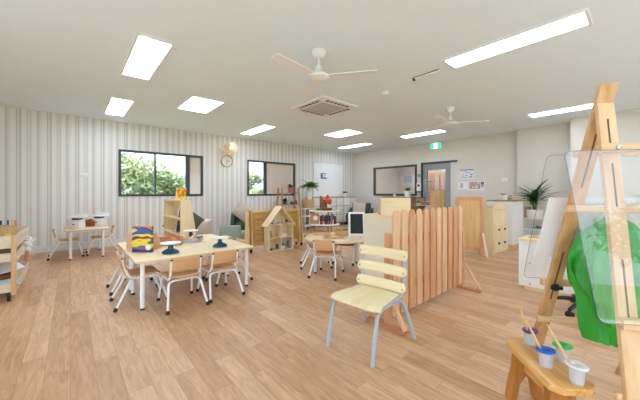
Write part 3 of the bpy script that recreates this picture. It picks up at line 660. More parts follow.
# ------------------------------------------------------------------ bamboo screen, doll house, ladder shelf
bsn = thing('bamboo_screen', 'wheeled bamboo slat screen behind the wooden doll house', 'screen', (2.57, 5.06, 0))
for x in (0, 1.20):
    MB().prism([(-.10, .06), (.10, .06), (.045, .80), (-.045, .80)], x-.03, x-.005, 'x').build('end_post', pine, bsn, smooth=False)
    MB().prism([(-.10, .06), (.10, .06), (.045, .80), (-.045, .80)], x+.035, x+.06, 'x').build('end_post', pine, bsn, smooth=False)
    for y in (-.09, .09):
        c = MB().box(x-.005, x+.035, y-.018, y+.018, .035, .07).build('castor', black, bsn); MB().lathe([(0, -.012), (.025, -.012), (.025, .012), (0, .012)], (x+.015, y, .025), 14, RX).build('wheel', rubber, c)
for z in (.10, .765): MB().box(-.005, 1.235, -.02, .02, z, z+.035).build('rail', pinex, bsn, smooth=False)
bam = mat('bamboo', (204, 162, 86), .6, .42, 5, 0, (.35, 1, 14))
m = MB(); z = .14
while z < .76:
    r = random.uniform(.006, .009); m.tube([(.03, random.uniform(-.006, .006), z+r)] + [(.2*k, random.uniform(-.006, .006), z+r+random.uniform(-.006, .006)) for k in range(1, 6)]+[(1.2, 0, z+r)], r, 6); z += r*1.7
for x in (.2, .6, 1.0): m.tube([(x, -.012, .13), (x, -.012, .77)], .004, 5)
m.build('bamboo_slats', bam, bsn)
dh = thing('doll_house', 'open fronted birch doll house with pitched roof on the floor', 'doll house', (2.87, 4.79, 0))
w, d, hb, ap = .565, .20, .525, .875
MB().box(0, .014, 0, d, 0, hb).build('side_wall', birchz, dh, smooth=False); MB().box(w-.014, w, 0, d, 0, hb).build('side_wall', birchz, dh, smooth=False)
MB().box(.275, .289, .003, d-.01, .014, hb).build('partition', birchz, dh, smooth=False)
MB().prism([(0, 0), (w, 0), (w, hb), (w/2, ap), (0, hb)], d-.01, d, 'y').build('back_wall', birch, dh, smooth=False)
for z in (0, .255, hb-.014): MB().box(.014 if z < .5 else -.03, w-.014 if z < .5 else w+.03, .002, d-.01, z, z+.014).build('floor_board', birch, dh, smooth=False)
MB().prism([(-.06, hb-.03), (-.045, hb-.045), (w/2, ap-.02), (w/2, ap)], -.02, d+.01, 'y').build('roof_panel', birch, dh, smooth=False)
MB().prism([(w+.06, hb-.03), (w+.045, hb-.045), (w/2, ap-.02), (w/2, ap)], -.02, d+.01, 'y').build('roof_panel', birch, dh, smooth=False)
def toy(name, label, loc, m, kind='box', s=.03):
    s *= 1.2
    mb = MB()
    if kind == 'box': mb.box(-s, s, -s*.7, s*.7, 0, s*1.4, .003)
    elif kind == 'tree': mb.tube([(0, 0, 0), (0, 0, s*.8)], s*.2, 6).ball((0, 0, s*1.5), s, 1)
    elif kind == 'doll': mb.lathe([(0, 0), (s*.45, 0), (s*.4, s*1.2), (s*.15, s*1.5), (0, s*1.5)], n=12).ball((0, 0, s*1.8), s*.38, 2)
    elif kind == 'bath': mb.lathe([(0, 0), (s*.8, 0), (s, s*.8), (s*.9, s*.8), (s*.7, s*.15), (0, s*.15)], sx=1.3, sy=.7, n=18)
    elif kind == 'bed': mb.box(-s*1.3, s*1.3, -s*.7, s*.7, 0, s*.5).box(-s*1.4, -s*1.2, -s*.7, s*.7, 0, s*1.1)
    tag(mb.build(name, m, loc=loc), label, 'toy')
toywood = mat('toy_wood', (206, 166, 120), .6, .08)
fz = [.0145, .2695, .5255]
X0, Y0 = 2.87, 4.79
for nm, lb, x, f, m, k, s in (
    ('toy_tree', 'left toy tree in the doll house attic', .07, 2, leafm, 'tree', .025), ('toy_tree', 'right toy tree in the doll house attic', .45, 2, leafm, 'tree', .028),
    ('toy_sofa', 'tan toy sofa in the doll house attic', .16, 2, toywood, 'bed', .026), ('toy_picture', 'white and blue toy picture in the doll house attic', .145, 2, mat('pale_blue', (170, 190, 210)), 'box', .04),
    ('toy_cot', 'grey toy cot in the middle of the doll house attic', .27, 2, mat('toy_grey', (170, 170, 168)), 'box', .024), ('toy_doll', 'tan toy doll in the doll house attic', .36, 2, toywood, 'doll', .035),
    ('toy_table', 'tan toy table in the upper left room of the doll house', .15, 1, toywood, 'bed', .035), ('toy_doll', 'grey toy doll in the upper left room', .10, 1, mat('toy_grey', (170, 170, 168)), 'doll', .05), ('toy_box', 'tan toy box in the upper left room', .225, 1, toywood, 'box', .022),
    ('toy_bath', 'white toy bath in the upper right room of the doll house', .40, 1, pot_white, 'bath', .05),
    ('toy_pot', 'dark blue toy pot in the lower left room', .06, 0, teal, 'bath', .028), ('toy_bed', 'tan toy bed in the lower left room', .17, 0, toywood, 'bed', .04),
    ('toy_cooker', 'white toy cooker in the lower right room', .345, 0, pot_white, 'box', .038), ('toy_hood', 'blue toy cabinet behind the toy cooker', .345, 0, mat('slate_blue', (70, 110, 140)), 'box', .06), ('toy_chair', 'tan toy chair in the lower right room', .43, 0, toywood, 'box', .026), ('toy_doll', 'blue toy doll in the lower right room', .50, 0, mat('slate_blue', (70, 110, 140)), 'doll', .055)):
    back = {'toy_hood': .145, 'toy_picture': .15}.get(nm, .07 if nm != 'toy_doll' else .10)
    toy(nm, lb, (X0+x, Y0+back, fz[f]), m, k, s)

def potted(name, label, loc, pot_prof, potm, leaves, lm, group=None, stem=None):
    t = thing(name, label, 'plant', loc, 0, group)
    MB().lathe(pot_prof, n=28).build('pot', potm, t)
    top = max(z for r, z in pot_prof); rt_ = max(r for r, z in pot_prof)
    MB().lathe([(0, top-.02), (rt_*.86, top-.02), (rt_*.86, top-.012), (0, top-.008)], n=20).build('soil', soil, t)
    m = MB()
    for a, L_, w, rise, dr, r0 in leaves: m.leaf((r0*math.cos(a), r0*math.sin(a), top-.012), a, L_, w, rise, dr)
    m.build('leaves', lm, t)
    if stem: stem(t, top)
    return t
def lv(n, L0, L1, w0, w1, r0, r1, d0, d1, base=.01):
    return [(random.uniform(0, 2*PI), random.uniform(L0, L1), random.uniform(w0, w1), random.uniform(r0, r1), random.uniform(d0, d1), random.uniform(0, base)) for _ in range(n)]
def pot_p(r0, r1, h): return [(0, 0), (r0, 0), (r1, h), (r1*.9, h), (r1*.88, h-.025), (0, h-.025)]
ls = thing('ladder_shelf', 'wooden A frame ladder shelf below the second window', 'shelf', (4.98, 7.22, 0))
lw = wood('ladder_wood', (196, 148, 104), (164, 114, 72), 'z')
for sx in (-1, 1):
    for sy in (-1, 1): MB().bar((sx*.37, sy*.20-.04, 0), (sx*.30, sy*.09-.04, 1.30), .045, .025, (1, 0, 0)).build('post', lw, ls, smooth=False)
for z in (.42, .78, 1.13): MB().box(-.36+.06*z, .36-.06*z, -.25+.10*z, .17-.10*z, z, z+.022).build('shelf', wood('ladder_board', (196, 148, 104), (164, 114, 72), 'x'), ls, smooth=False)
potted('potted_plant', 'small plant in a pink red pot on top of the ladder shelf', (5.03, 7.17, 1.153), pot_p(.05, .075, .14), mat('pink_pot', (186, 92, 96), .4, .15, 30), lv(26, .10, .20, .05, .08, .5, 1.4, .1, .5), leafm)
potted('potted_plant', 'small plant in a dark red pot on the middle ladder shelf', (4.83, 7.17, .803), pot_p(.06, .075, .09), mat('leaf_green_pot', (90, 120, 70), .5), lv(40, .08, .16, .05, .08, .4, 1.3, .1, .6), mat('dark_red_leaf', (96, 34, 40), .5, .3))
tag(MB().ball((0, 0, .04), .05, 2, (1.2, 1, .8)).ball((.06, 0, .03), .03, 2).build('toy_animal', mat('brown_toy', (120, 76, 50), .7, .2), loc=(5.08, 7.15, .804)), 'brown carved animal on the middle ladder shelf', 'toy')
tag(MB().lathe([(0, 0), (.04, 0), (.055, .05), (.04, .10), (.03, .11), (0, .11)], n=18).build('vase', mat('brown_toy', (120, 76, 50)), loc=(5.24, 7.17, .803)), 'small brown jar at the right of the middle ladder shelf', 'jar')

# ------------------------------------------------------------------ lockers, white shelf, fern, tiered table
lk = thing('locker_unit', 'long low pale locker unit under the white board in the far corner', 'lockers', (5.95, 7.20, 0))
lb_ = wood('locker_brown', (196, 168, 138), (176, 146, 116), 'x')
lkw = 2.13
MB().box(0, lkw, 0, .41, .09, .105).box(0, lkw, -.01, .41, .975, 1.0).box(0, lkw, .39, .41, .105, .975).build('carcass', lb_, lk, smooth=False)
up = MB()
for k in range(7): up.box(k*.355-.01 if k else 0, k*.355+.01 if k < 6 else lkw, 0, .39, .105, .975)
up.build('divider', lb_, lk, smooth=False)
for sx in (.1, lkw-.1):
    for y in (.06, .35): MB().box(sx-.03, sx+.03, y-.03, y+.03, 0, .09).build('foot', black, lk, smooth=False)
dm = mat('locker_door', (222, 219, 212), .45, .02)
for k in range(6):
    for j in range(3):
        dd = MB().box(k*.355+.014, (k+1)*.355-.014, -.014, .004, .113+.289*j, .113+.289*(j+1)-.012, .003).build('door', dm, lk, smooth=False)
        MB().lathe([(0, 0), (.011, 0), (.013, .012), (0, .014)], ((k+1)*.355-.05, -.014, .113+.289*j+.14), 10, RX).build('knob', steel, dd)
potted('potted_plant', 'little leafy plant in a white pot on the lockers near the corner', (7.62, 7.36, 1.001), pot_p(.065, .08, .14), pot_white, lv(22, .08, .17, .05, .07, .3, 1.3, .2, .7), leafd)
ws = thing('white_shelf', 'white metal shelving beside the lockers under the hanging fern', 'shelf', (5.62, 7.08, 0))
for z in (.10, .40, .64): MB().box(-.22, .24, -.18, .18, z, z+.03).build('shelf', white, ws, smooth=False)
for x in (-.21, .23):
    for y in (-.17, .17): MB().box(x-.01, x+.01, y-.01, y+.01, 0, .67).build('post', white, ws, smooth=False)
tag(MB().box(-.14, .14, -.13, .13, 0, .27, .004).build('cardboard_box', card, loc=(5.66, 7.07, .671), smooth=False), 'plain brown cardboard box on top of the white shelving', 'box')
fe = thing('potted_fern', 'arching fern in a tall white vase on the cardboard box', 'plant', (5.72, 7.09, .942))
MB().lathe([(0, 0), (.07, 0), (.085, .18), (.075, .38), (.065, .38), (.06, .30), (0, .30)], n=24).build('vase', pot_white, fe)
m = MB()
for k in range(60):
    a = random.uniform(0, 2*PI); L_ = random.uniform(.25, .46); rise = random.uniform(.5, 1.4); dr = random.uniform(.3, 1.0)
    m.leaf((.02*math.cos(a), .02*math.sin(a), .37), a, L_, .035, rise, dr, 8)
    for q in range(5):
        t = .35+.13*q; d_ = Vector((math.cos(a), math.sin(a), 0)); p = d_*(L_*t*math.cos(rise*(1-t*.4)))+Vector((0, 0, .37+L_*(math.sin(rise)*t-dr*t*t)))
        for s_ in (-1, 1): m.leaf(p, a+s_*1.1, .09, .022, .2, .4, 3)
m.build('fronds', leafl, fe)
tt = thing('tiered_table', 'white two tier round play table with green mat before the lockers', 'table', (5.54, 6.17, 0))
MB().lathe([(0, .615), (.42, .615), (.435, .625), (.435, .635), (.42, .645), (0, .645)], n=48).build('upper_tier', white, tt)
MB().lathe([(0, .23), (.42, .23), (.435, .24), (.435, .25), (.42, .26), (0, .26)], n=48).build('lower_tier', white, tt)
MB().lathe([(0, .645), (.37, .645), (.37, .652), (0, .652)], n=40).build('green_mat', mat('grass_mat', (150, 176, 92), .9, .2, 30), tt)
for k in range(3):
    a = PI/2*.3+k*2*PI/3; MB().tube([(.30*math.cos(a), .30*math.sin(a), .0), (.30*math.cos(a), .30*math.sin(a), .615)], .022, 12).build('leg', lw, tt)
def at_t(lat, dep, z): return (5.54+lat*.755+dep*.656, 6.17-lat*.656+dep*.755, z)
o = MB()
for x, h, r in ((-.05, .40, .03), (0, .36, .028), (.05, .30, .035), (.10, .22, .03)): o.tube([(x, 0, 0), (x*1.1, .01, h*.6), (x, 0, h)], r, 8)
o.build
tag(o.build('bark_tower', wood('bark_wood', (176, 120, 76), (120, 72, 40), 'z'), loc=at_t(-.06, 0, .653), rz=deg(-41)), 'upright brown branch pieces on the green mat of the tiered table', 'branches')
fw = thing('toy_flower', 'orange red paper flower on the tiered table', 'toy', at_t(.11, -.04, .653))
MB().tube([(0, 0, 0), (0, 0, .22)], .008, 6).build('stem', leafd, fw)
m = MB()
for k in range(26): m.ball((random.gauss(0, .045), random.gauss(0, .045), .27+random.gauss(0, .045)), .035, 1)
m.build('petals', mat('flower_red', (226, 74, 44), .7, .3, 25), fw)
bo = thing('toy_boat', 'brown wooden toy boat on the green mat of the tiered table', 'toy', at_t(.07, -.24, .653), deg(-41))
MB().prism([(-.15, .07), (.15, .07), (.11, 0), (-.11, 0)], -.06, .06, 'y', .008).build('hull', wood('boat_wood', (140, 84, 48), (104, 58, 30), 'x'), bo)
MB().tube([(0, 0, .07), (0, 0, .18)], .006, 6).build('mast', lw, bo); MB().prism([(.01, .09), (.08, .09), (.01, .19)], -.003, .003, 'y').build('sail', paper, bo, smooth=False)
m = MB()
for k in range(16): m.leaf((0, 0, .0), random.uniform(0, 2*PI), random.uniform(.08, .18), .05, random.uniform(.1, .6), random.uniform(.1, .3))
tag(m.build('leaf_pile', leafd, loc=at_t(-.18, -.22, .656)), 'pile of dark green leaves at the left of the green mat', 'leaves')
fb = thing('clock_picture', 'wooden framed clock picture on the lower tier of the round play table', 'picture', at_t(-.28, -.12, .261), deg(-41))
MB().box(-.12, .12, 0, .02, 0, .30).build('panel', wood('frame_tan', (214, 170, 116), (190, 140, 88), 'x'), fb, smooth=False)
MB().lathe([(0, 0), (.07, 0), (.07, .004), (0, .004)], (.02, 0, .17), 20, RX).build('dial', paper, fb)
cl = [(70, 40, 44), (40, 36, 40), (120, 60, 40), (54, 60, 84), (90, 40, 50), (40, 44, 52), (150, 96, 60), (58, 40, 36)]
for i, c in enumerate(cl):
    o = MB().box(-.016, .016, -.07, .07, 0, .22+.02*(i % 3), .003).build('storybook', mat('spine_%d' % i, c, .6, .3, 25), loc=at_t(-.12+.037*i, -.10, .261), rz=deg(-41))
    tag(o, 'dark spined book %s on the tiered round table' % ('at the left end of the row', 'second from the left', 'third from the left', 'fourth from the left', 'fifth from the left', 'sixth from the left', 'seventh from the left', 'at the right end of the row')[i], 'book', 'row of books on the tiered table')
for i, (lt, dp, m_, nm) in enumerate(((-.10, -.26, red, 'red'), (-.03, -.28, mat('cream_toy', (220, 200, 170)), 'cream'), (.05, -.27, blue, 'blue'), (.11, -.25, mat('pink_toy', (206, 110, 120)), 'pink'))):
    tag(MB().lathe([(0, 0), (.022, 0), (.02, .05), (.008, .06), (0, .06)], n=12).ball((0, 0, .075), .02, 2).build('peg_doll', m_, loc=at_t(lt, dp, .261)), nm+' peg doll in front of the books on the lower tier', 'toy', 'peg dolls on the tiered table')
m = MB()
for k in range(9): m.ball((random.gauss(0, .05), random.gauss(0, .03), random.uniform(.1, .26)), .05, 1)
m.tube([(0, 0, 0), (0, 0, .16)], .03, 10)
tag(m.build('toy_cloud', mat('sky_blue_toy', (40, 130, 190), .6, .15), loc=at_t(.21, .1, .261)), 'bright blue lumpy toy behind the books on the lower tier', 'toy')
gd = tag(MB().lathe([(0, 0), (.05, 0), (.03, .12), (.02, .22), (0, .22)], n=14).build('toy_figure', mat('brown_toy', (120, 76, 50)), loc=at_t(.30, -.12, .261)), 'brown wooden figure at the right of the lower tier', 'toy')

# on the round table
def tray(label, loc, rz, w, d, h, m):
    t = thing('wooden_tray', label, 'tray', loc, rz)
    MB().box(-w, w, -d, d, 0, .008).build('base', m, t, smooth=False)
    MB().box(-w, w, -d, -d+.01, .008, h).box(-w, w, d-.01, d, .008, h).box(-w, -w+.01, -d+.01, d-.01, .008, h).box(w-.01, w, -d+.01, d-.01, .008, h).build('rim', m, t, smooth=False)
    return t
tray('low wooden tray with yellow paper at the front of the round table', (2.93, 3.07, .476), deg(-41), .15, .10, .03, beech)
tag(MB().box(-.05, .05, -.04, .04, 0, .014, .003).build('sticky_note_pad', mat('note_yellow', (232, 214, 96)), loc=(2.95, 3.06, .4845), rz=deg(-35)), 'yellow paper pad in the front tray on the round table', 'paper pad')
tag(MB().box(-.03, .03, -.035, .035, 0, .012, .002).build('ink_pad', mat('slate_blue', (70, 110, 140)), loc=(2.865, 3.13, .4845), rz=deg(-41)), 'slate blue pad left of the yellow one in the front tray', 'ink pad')
tray('second wooden tray with pale paper at the far left of the round table', (3.03, 3.45, .476), deg(-41), .14, .10, .03, beech)
tag(MB().box(-.05, .05, -.04, .04, 0, .006).build('note_paper', mat('pale_yellow', (240, 230, 170)), loc=(3.01, 3.46, .4845), rz=deg(-41)), 'pale yellow note paper in the far tray on the round table', 'paper')
cr_ = tray('deep wooden crate at the back of the round table beside the chalkboard', (3.27, 3.20, .476), deg(-41), .13, .09, .08, beech)
m = MB()
for k in range(20): m.leaf((random.uniform(-.08, .08), random.uniform(-.05, .05), .0), random.uniform(0, 6.28), .08, .03, .6, .3)
tag(m.build('leaf_sprig', leafd, loc=(3.27, 3.20, .535), rz=deg(-41)), 'green leaf sprigs lying in the deep crate on the round table', 'leaves')
cbd = thing('chalkboard', 'small white framed black chalkboard easel on the round table', 'chalkboard', (3.20, 2.86, .476), deg(-41))
def chalk(sg):
    M = Matrix.Rotation(deg(10*sg), 4, 'X') if sg else Matrix()
    return M
for sg, nm in ((-1, 'front_frame'), (1, 'rear_frame')):
    M = Matrix.Translation((0, .07*sg, 0)) @ Matrix.Rotation(deg(10*sg), 4, 'X')
    f = MB()
    for x in (-.105, .105): f.box(x-.012, x+.012, -.008, .008, 0, .385, 0, M)
    f.box(-.093, .093, -.008, .008, .36, .385, 0, M).box(-.093, .093, -.008, .008, .045, .07, 0, M)
    fo = f.build(nm, white, cbd, smooth=False)
    MB().box(-.093, .093, -.005, .005, .07, .36, 0, M).build('black_panel', mat('chalk_black', (34, 36, 40), .75, .1, 8), fo, smooth=False)

# ------------------------------------------------------------------ cream cabinet, wedge, picket fence, front chair
cc = thing('cream_cabinet', 'tall cream cabinet behind the picket fence and slatted chair', 'cabinet', (2.63, 1.60, 0))
MB().box(0, .40, 0, .63, .0, .872).build('body', cream, cc, smooth=False)
MB().box(-.012, .41, -.01, .64, .872, .892, .003).build('worktop', birchy, cc, smooth=False)
MB().box(-.012, 0, .008, .622, .05, .865, .002).build('panel', cream, cc, smooth=False)
wg = thing('wooden_wedge', 'birch A shaped book stand on top of the cream cabinet', 'book stand', (2.73, 1.86, .893), deg(-42))
MB().box(-.165, .165, -.01, .006, 0, .195).build('front_panel', birch, wg, smooth=False)
MB().prism([(.006, 0), (.16, 0), (.015, .19), (.006, .19)], -.165, -.15, 'x').build('side_panel', beech, wg, smooth=False)
MB().prism([(.006, 0), (.16, 0), (.015, .19), (.006, .19)], .15, .165, 'x').build('side_panel', beech, wg, smooth=False)
MB().prism([(.145, 0), (.16, 0), (.015, .19), (.005, .185)], -.15, .15, 'x').build('back_panel', birch, wg, smooth=False)

pf = thing('picket_screen', 'freestanding cedar picket fence screen behind the slatted chair', 'fence', (2.08, 1.48, 0))
for k in range(11):
    x = .045+.1272*k; tone = [cedar, cedar, cedard, cedar, cedard, cedard, cedar, cedar, cedard, cedard, cedar][k]
    pts = [(x-.045, .085), (x+.045, .085)]+[(x+.045*math.cos(PI*j/10), .945+.045*math.sin(PI*j/10)) for j in range(11)]
    MB().prism(pts, -.046, -.027, 'y', .003).build('picket', tone, pf)
for z in (.26, .68): MB().box(-.02, 1.45, -.027, .0, z, z+.07).build('rail', wood('cedar_rail', (222, 170, 126), (196, 136, 92), 'x'), pf, smooth=False)
for x in (-.02, 1.45):
    MB().box(x-.02, x+.02, -.025, .025, .0, .79, .003).build('post', cedard, pf, smooth=False)
    MB().box(x-.02 if x > 0 else x-.045, x+.045 if x > 0 else x+.02, -.21, .21, 0, .022).build('foot', wood('cedar_foot', (206, 150, 100), (176, 116, 70), 'y'), pf, smooth=False)
    for sg in (-1, 1):
        if sg > 0 and x > 0: continue
        xx = x+(.032 if x > 0 else -.032)
        MB().bar((xx, .19*sg, .03), (xx, .025*sg, .30), .035, .02, (1, 0, 0)).build('brace', cedar, pf, smooth=False)

fc = thing('slatted_chair', 'pale slat back wooden chair with grey tube legs in the middle of the floor', 'chair', (1.735, 1.415, 0), deg(186))
# faces local +x
def seatf(u, v):
    x = -.15+.38*v; w_ = .355+.085*v; y = (u-.5)*w_
    e = abs(u-.5)*2; x -= .03*max(0, (e-.6)/.4)**2*(1 if v > .8 else 0)*(v-.8)/.2
    return (x, y, .358-.012*math.cos((u-.5)*PI)*(1-abs(2*v-1))-.022*max(0, (v-.8)/.2)**2)
o = MB().grid(seatf, 15, 15).build('seat', palex, fc); md = o.modifiers.new('thick', 'SOLIDIFY'); md.thickness = .014; md.offset = 1
for sg in (-1, 1):
    l = MB().tube([(-.205, .203*sg, .665), (-.175, .19*sg, .42), (-.14, .185*sg, .345), (.15, .188*sg, .335), (.20, .19*sg, .31), (.268, .196*sg, .0)], .0145, 12, .06).build('side_frame', grey, fc)
    MB().tube([(-.05, .185*sg, .335), (-.13, .19*sg, .335), (-.19, .205*sg, .24), (-.275, .232*sg, .0)], .0145, 12, .07).build('rear_leg', grey, fc)
MB().tube([(-.05, -.185, .335), (-.05, .185, .335)], .011, 10).build('cross_tube', grey, fc)
for z, xx in ((.372, -.160), (.492, -.176), (.614, -.193)):
    def slat(u, v):
        y = (u-.5)*.445; h = .080; e = abs(u-.5)*2; hh = h*(1 if e < .93 else math.sqrt(max(0.12, 1-((e-.93)/.07)**2)))
        return (xx+.0165-.018*math.cos((u-.5)*PI)-.15*(v-.5)*h, y, z+h/2+(v-.5)*hh)
    o = MB().grid(slat, 27, 5).build('back_slat', pale, fc); md = o.modifiers.new('thick', 'SOLIDIFY'); md.thickness = .012; md.offset = 0
    MB().lathe([(0, 0), (.007, 0), (.005, .004), (0, .004)], (xx+.022, .20, z+.036), 10, Matrix.Rotation(PI/2, 4, 'Y')).lathe([(0, 0), (.007, 0), (.005, .004), (0, .004)], (xx+.022, -.20, z+.036), 10, Matrix.Rotation(PI/2, 4, 'Y')).build('screw', steel, o)

# ------------------------------------------------------------------ back wall furniture
ct = thing('counter_unit', 'long wooden cubby counter with dark top under the inner window', 'counter', (7.98, 4.68, 0))
MB().box(-.02, .44, -.02, 1.29, .985, 1.01).build('worktop', wood('dark_top', (126, 96, 74), (100, 72, 54), 'y'), ct, smooth=False)
MB().box(0, .44, 0, .02, 0, .985).box(0, .44, .57, .59, 0, .985).box(0, .44, 1.25, 1.27, 0, .985).box(.42, .44, .02, 1.25, 0, .985).build('carcass', wood('cubby_wood', (206, 172, 134), (184, 146, 108), 'z'), ct, smooth=False)
for y0, y1, z in ((.02, .57, .05), (.02, .57, .48), (.59, 1.25, .05), (.59, 1.25, .48)): MB().box(.01, .42, y0, y1, z, z+.02).build('shelf', wood('cubby_wood', (206, 172, 134), (184, 146, 108)), ct, smooth=False)
potted('potted_plant', 'succulent in a round white pot on the dark counter under the inner window', (8.12, 5.08, 1.011), pot_p(.085, .12, .19), pot_white, lv(26, .08, .18, .05, .08, .5, 1.45, .1, .4), leafm)
tag(MB().lathe([(0, 0), (.035, 0), (.045, .09), (.04, .09), (.032, .008), (0, .008)], n=20).build('cup', pot_white, loc=(8.10, 5.56, 1.011)), 'small white cup on the dark counter left of the succulent', 'cup')
mu = thing('low_locker', 'white low locker with brown top standing before the grey door', 'locker', (6.75, 3.58, 0))
MB().box(0, .40, 0, .36, 0, .84).build('body', white, mu, smooth=False); MB().box(-.012, .41, -.01, .37, .84, .925).build('top', wood('locker_top', (184, 146, 114), (160, 122, 92), 'y'), mu, smooth=False)
tb = thing('wooden_box_tower', 'tall narrow wooden box standing before the grey door', 'cabinet', (6.42, 3.15, 0))
MB().box(0, .14, 0, .27, 0, 1.20).build('body', wood('tower_ply', (216, 180, 138), (198, 160, 116), 'z'), tb, smooth=False); MB().box(-.012, 0, .015, .255, .03, 1.185).build('door', wood('tower_door', (222, 188, 146), (204, 166, 122), 'z'), tb, smooth=False)
bx_ = thing('toy_chest', 'brown wooden toy box between the book stand and white locker', 'box', (6.3, 3.64, 0))
MB().box(0, .3, 0, .33, 0, .80).build('body', wood('chest_brown', (150, 100, 62), (116, 72, 42), 'y'), bx_, smooth=False); MB().box(-.01, .31, -.01, .34, .80, .825).build('lid', wood('chest_lid', (136, 84, 48), (104, 62, 34), 'y'), bx_, smooth=False)
potted('potted_plant', 'tiny pale plant in a glass pot on the brown toy box', (6.42, 3.72, .826), pot_p(.05, .06, .07), mat('pale_glass', (196, 208, 204), .2), lv(14, .06, .14, .03, .04, .6, 1.4, .1, .3), leafl)

# wood panel screen: right end near (d 5.3)
ps = thing('panel_screen', 'honey coloured framed panel screen with foot left of the toy stove', 'screen', (5.757, 2.020, 0), deg(-41-14+180))
MB().box(.0, .46, -.014, .014, .10, 1.065).build('panel', honey, ps, smooth=False)
fr_ = wood('panel_frame', (228, 172, 122), (204, 144, 94), 'z')
MB().box(.0, .065, -.02, .02, .0, 1.07).box(.405, .47, -.02, .02, .0, 1.07).box(.065, .405, -.02, .02, 1.0, 1.07).box(.065, .405, -.02, .02, .09, .14).build('frame', fr_, ps, smooth=False)
for x in (.02, .45):
    MB().box(x-.03, x+.03, -.0, .30, 0, .022).build('foot', pinex, ps, smooth=False)
    MB().bar((x, .28, .025), (x, .02, .40), .035, .02, (1, 0, 0)).build('brace', mat('pale_brace', (230, 208, 184), .5), ps, smooth=False)

ts = thing('toy_stove', 'birch toy stove cabinet with arched back and black knobs', 'toy stove', (5.90, 1.90, 0), deg(-7))
MB().box(0, .57, 0, .33, .03, .56).box(-.01, .58, -.01, .34, .56, .575).box(.02, .55, .02, .31, 0, .03).build('body', birchz, ts, smooth=False)
for z0, z1 in ((.05, .285), (.30, .545)):
    d_ = MB().box(.025, .545, -.016, 0, z0, z1, .003).build('door', birchz, ts, smooth=False)
    for x in (.17, .40): MB().lathe([(0, 0), (.02, 0), (.02, .018), (.012, .022), (0, .022)], (x, -.016, (z0+z1)/2+.03), 14, RX).build('knob', black, d_)
arch = [(.03, .575), (.54, .575), (.54, .83)]+[(.285+.255*math.cos(PI*j/14), .83+.125*math.sin(PI*j/14)) for j in range(1, 14)]+[(.03, .83)]
MB().prism(arch, .02, .04, 'y').build('arched_front', birchz, ts, smooth=False)
MB().box(.03, .05, .04, .30, .575, .87).box(.52, .54, .04, .30, .575, .87).box(.05, .52, .28, .30, .575, .87).build('hood', birchz, ts, smooth=False)
MB().box(.06, .51, .012, .02, .815, .825).build('groove', beech, ts, smooth=False)
wc = thing('white_cupboard', 'tall white cupboard with brown top behind the toy stove', 'cupboard', (6.76, 1.82, 0))
MB().box(0, .70, 0, .48, .08, .965).build('body', white, wc, smooth=False); MB().box(-.015, .71, -.015, .49, .965, .99).build('top', wood('cupboard_top', (176, 138, 104), (150, 112, 80), 'x'), wc, smooth=False)
MB().box(.02, .68, .01, .46, 0, .08).build('plinth', pinex, wc, smooth=False)
for y0, y1 in ((.005, .237), (.243, .475)):
    d_ = MB().box(-.016, 0, y0, y1, .09, .96, .002).build('door', white, wc, smooth=False); MB().lathe([(0, 0), (.01, 0), (.012, .014), (0, .016)], (-.016, y0+.20 if y0 < .1 else y0+.03, .55), 10, Matrix.Rotation(-PI/2, 4, 'Y')).build('knob', black, d_)
potted('potted_plant', 'red tipped succulent in a white pot on the white cupboard', (7.00, 2.06, .991), pot_p(.055, .065, .11), pot_white, lv(24, .04, .09, .03, .04, .3, 1.2, .1, .4), mat('red_green_leaf', (120, 110, 76), .6, .4))
tag(MB().lathe([(0, 0), (.04, 0), (.045, .05), (.02, .08), (.022, .11), (0, .11)], n=18).ball((.07, .02, .04), .04, 2).build('glass_jar', mat('amber_jar', (170, 150, 126), .3, .2), loc=(7.10, 1.96, .991)), 'brownish little jars beside the succulent on the white cupboard', 'jar')

os_ = thing('low_shelf', 'low white open shelf with wooden top against the right wall', 'shelf', (7.90, 1.14, 0))
MB().box(-.02, .355, -.0, .82, .535, .56).build('top', birchy, os_, smooth=False)
for y in (0, .79): MB().box(0, .35, y, y+.022, 0, .535).build('side', white if y else birchz, os_, smooth=False)
for z in (.05, .30): MB().box(0, .33, .022, .79, z, z+.02).build('shelf', white, os_, smooth=False)
MB().box(.33, .35, .022, .79, .05, .535).build('back', white, os_, smooth=False)
pp = thing('potted_palm', 'leafy parlour palm in a white pot on the low open shelf', 'plant', (8.05, 1.74, .561))
MB().lathe([(0, 0), (.13, 0), (.15, .03), (.155, .20), (.145, .20), (.14, .17), (0, .17)], n=30).build('pot', pot_white, pp)
MB().lathe([(0, .165), (.138, .165), (.138, .175), (0, .18)], n=24).build('soil', soil, pp)
m = MB()
for k in range(9): m.tube([(random.uniform(-.03, .03), random.uniform(-.03, .03), .17), (random.uniform(-.08, .08), random.uniform(-.08, .08), random.uniform(.40, .5))], .007, 5)
m.build('stems', mat('stem_green', (104, 130, 62), .6, .2), pp)
m = MB()
for k in range(70):
    a = random.uniform(0, 2*PI); m.leaf((random.uniform(-.05, .05), random.uniform(-.05, .05), random.uniform(.30, .52)), a, random.uniform(.28, .55) if math.cos(a) < .3 else .17, random.uniform(.055, .085), random.uniform(.35, 1.4), random.uniform(.1, .5))
m.build('leaves', leafd, pp)
tag(MB().box(-.05, .05, -.055, .055, 0, .26).build('wooden_box', wood('box_oak', (190, 156, 120), (166, 130, 94), 'z'), loc=(8.14, 1.89, .561), smooth=False), 'upright wooden box left of the parlour palm', 'box')
ds = thing('shell_dish', 'shallow dish of brown shells on the inner shelf under the palm', 'dish', (8.03, 1.66, .321))
MB().lathe([(0, 0), (.07, 0), (.12, .03), (.115, .034), (.07, .008), (0, .008)], n=24).build('dish', mat('grey_dish', (150, 146, 138), .5), ds)
m = MB()
for k in range(10): m.ball((random.uniform(-.06, .06), random.uniform(-.06, .06), .03+.03*random.random()), .022, 1)
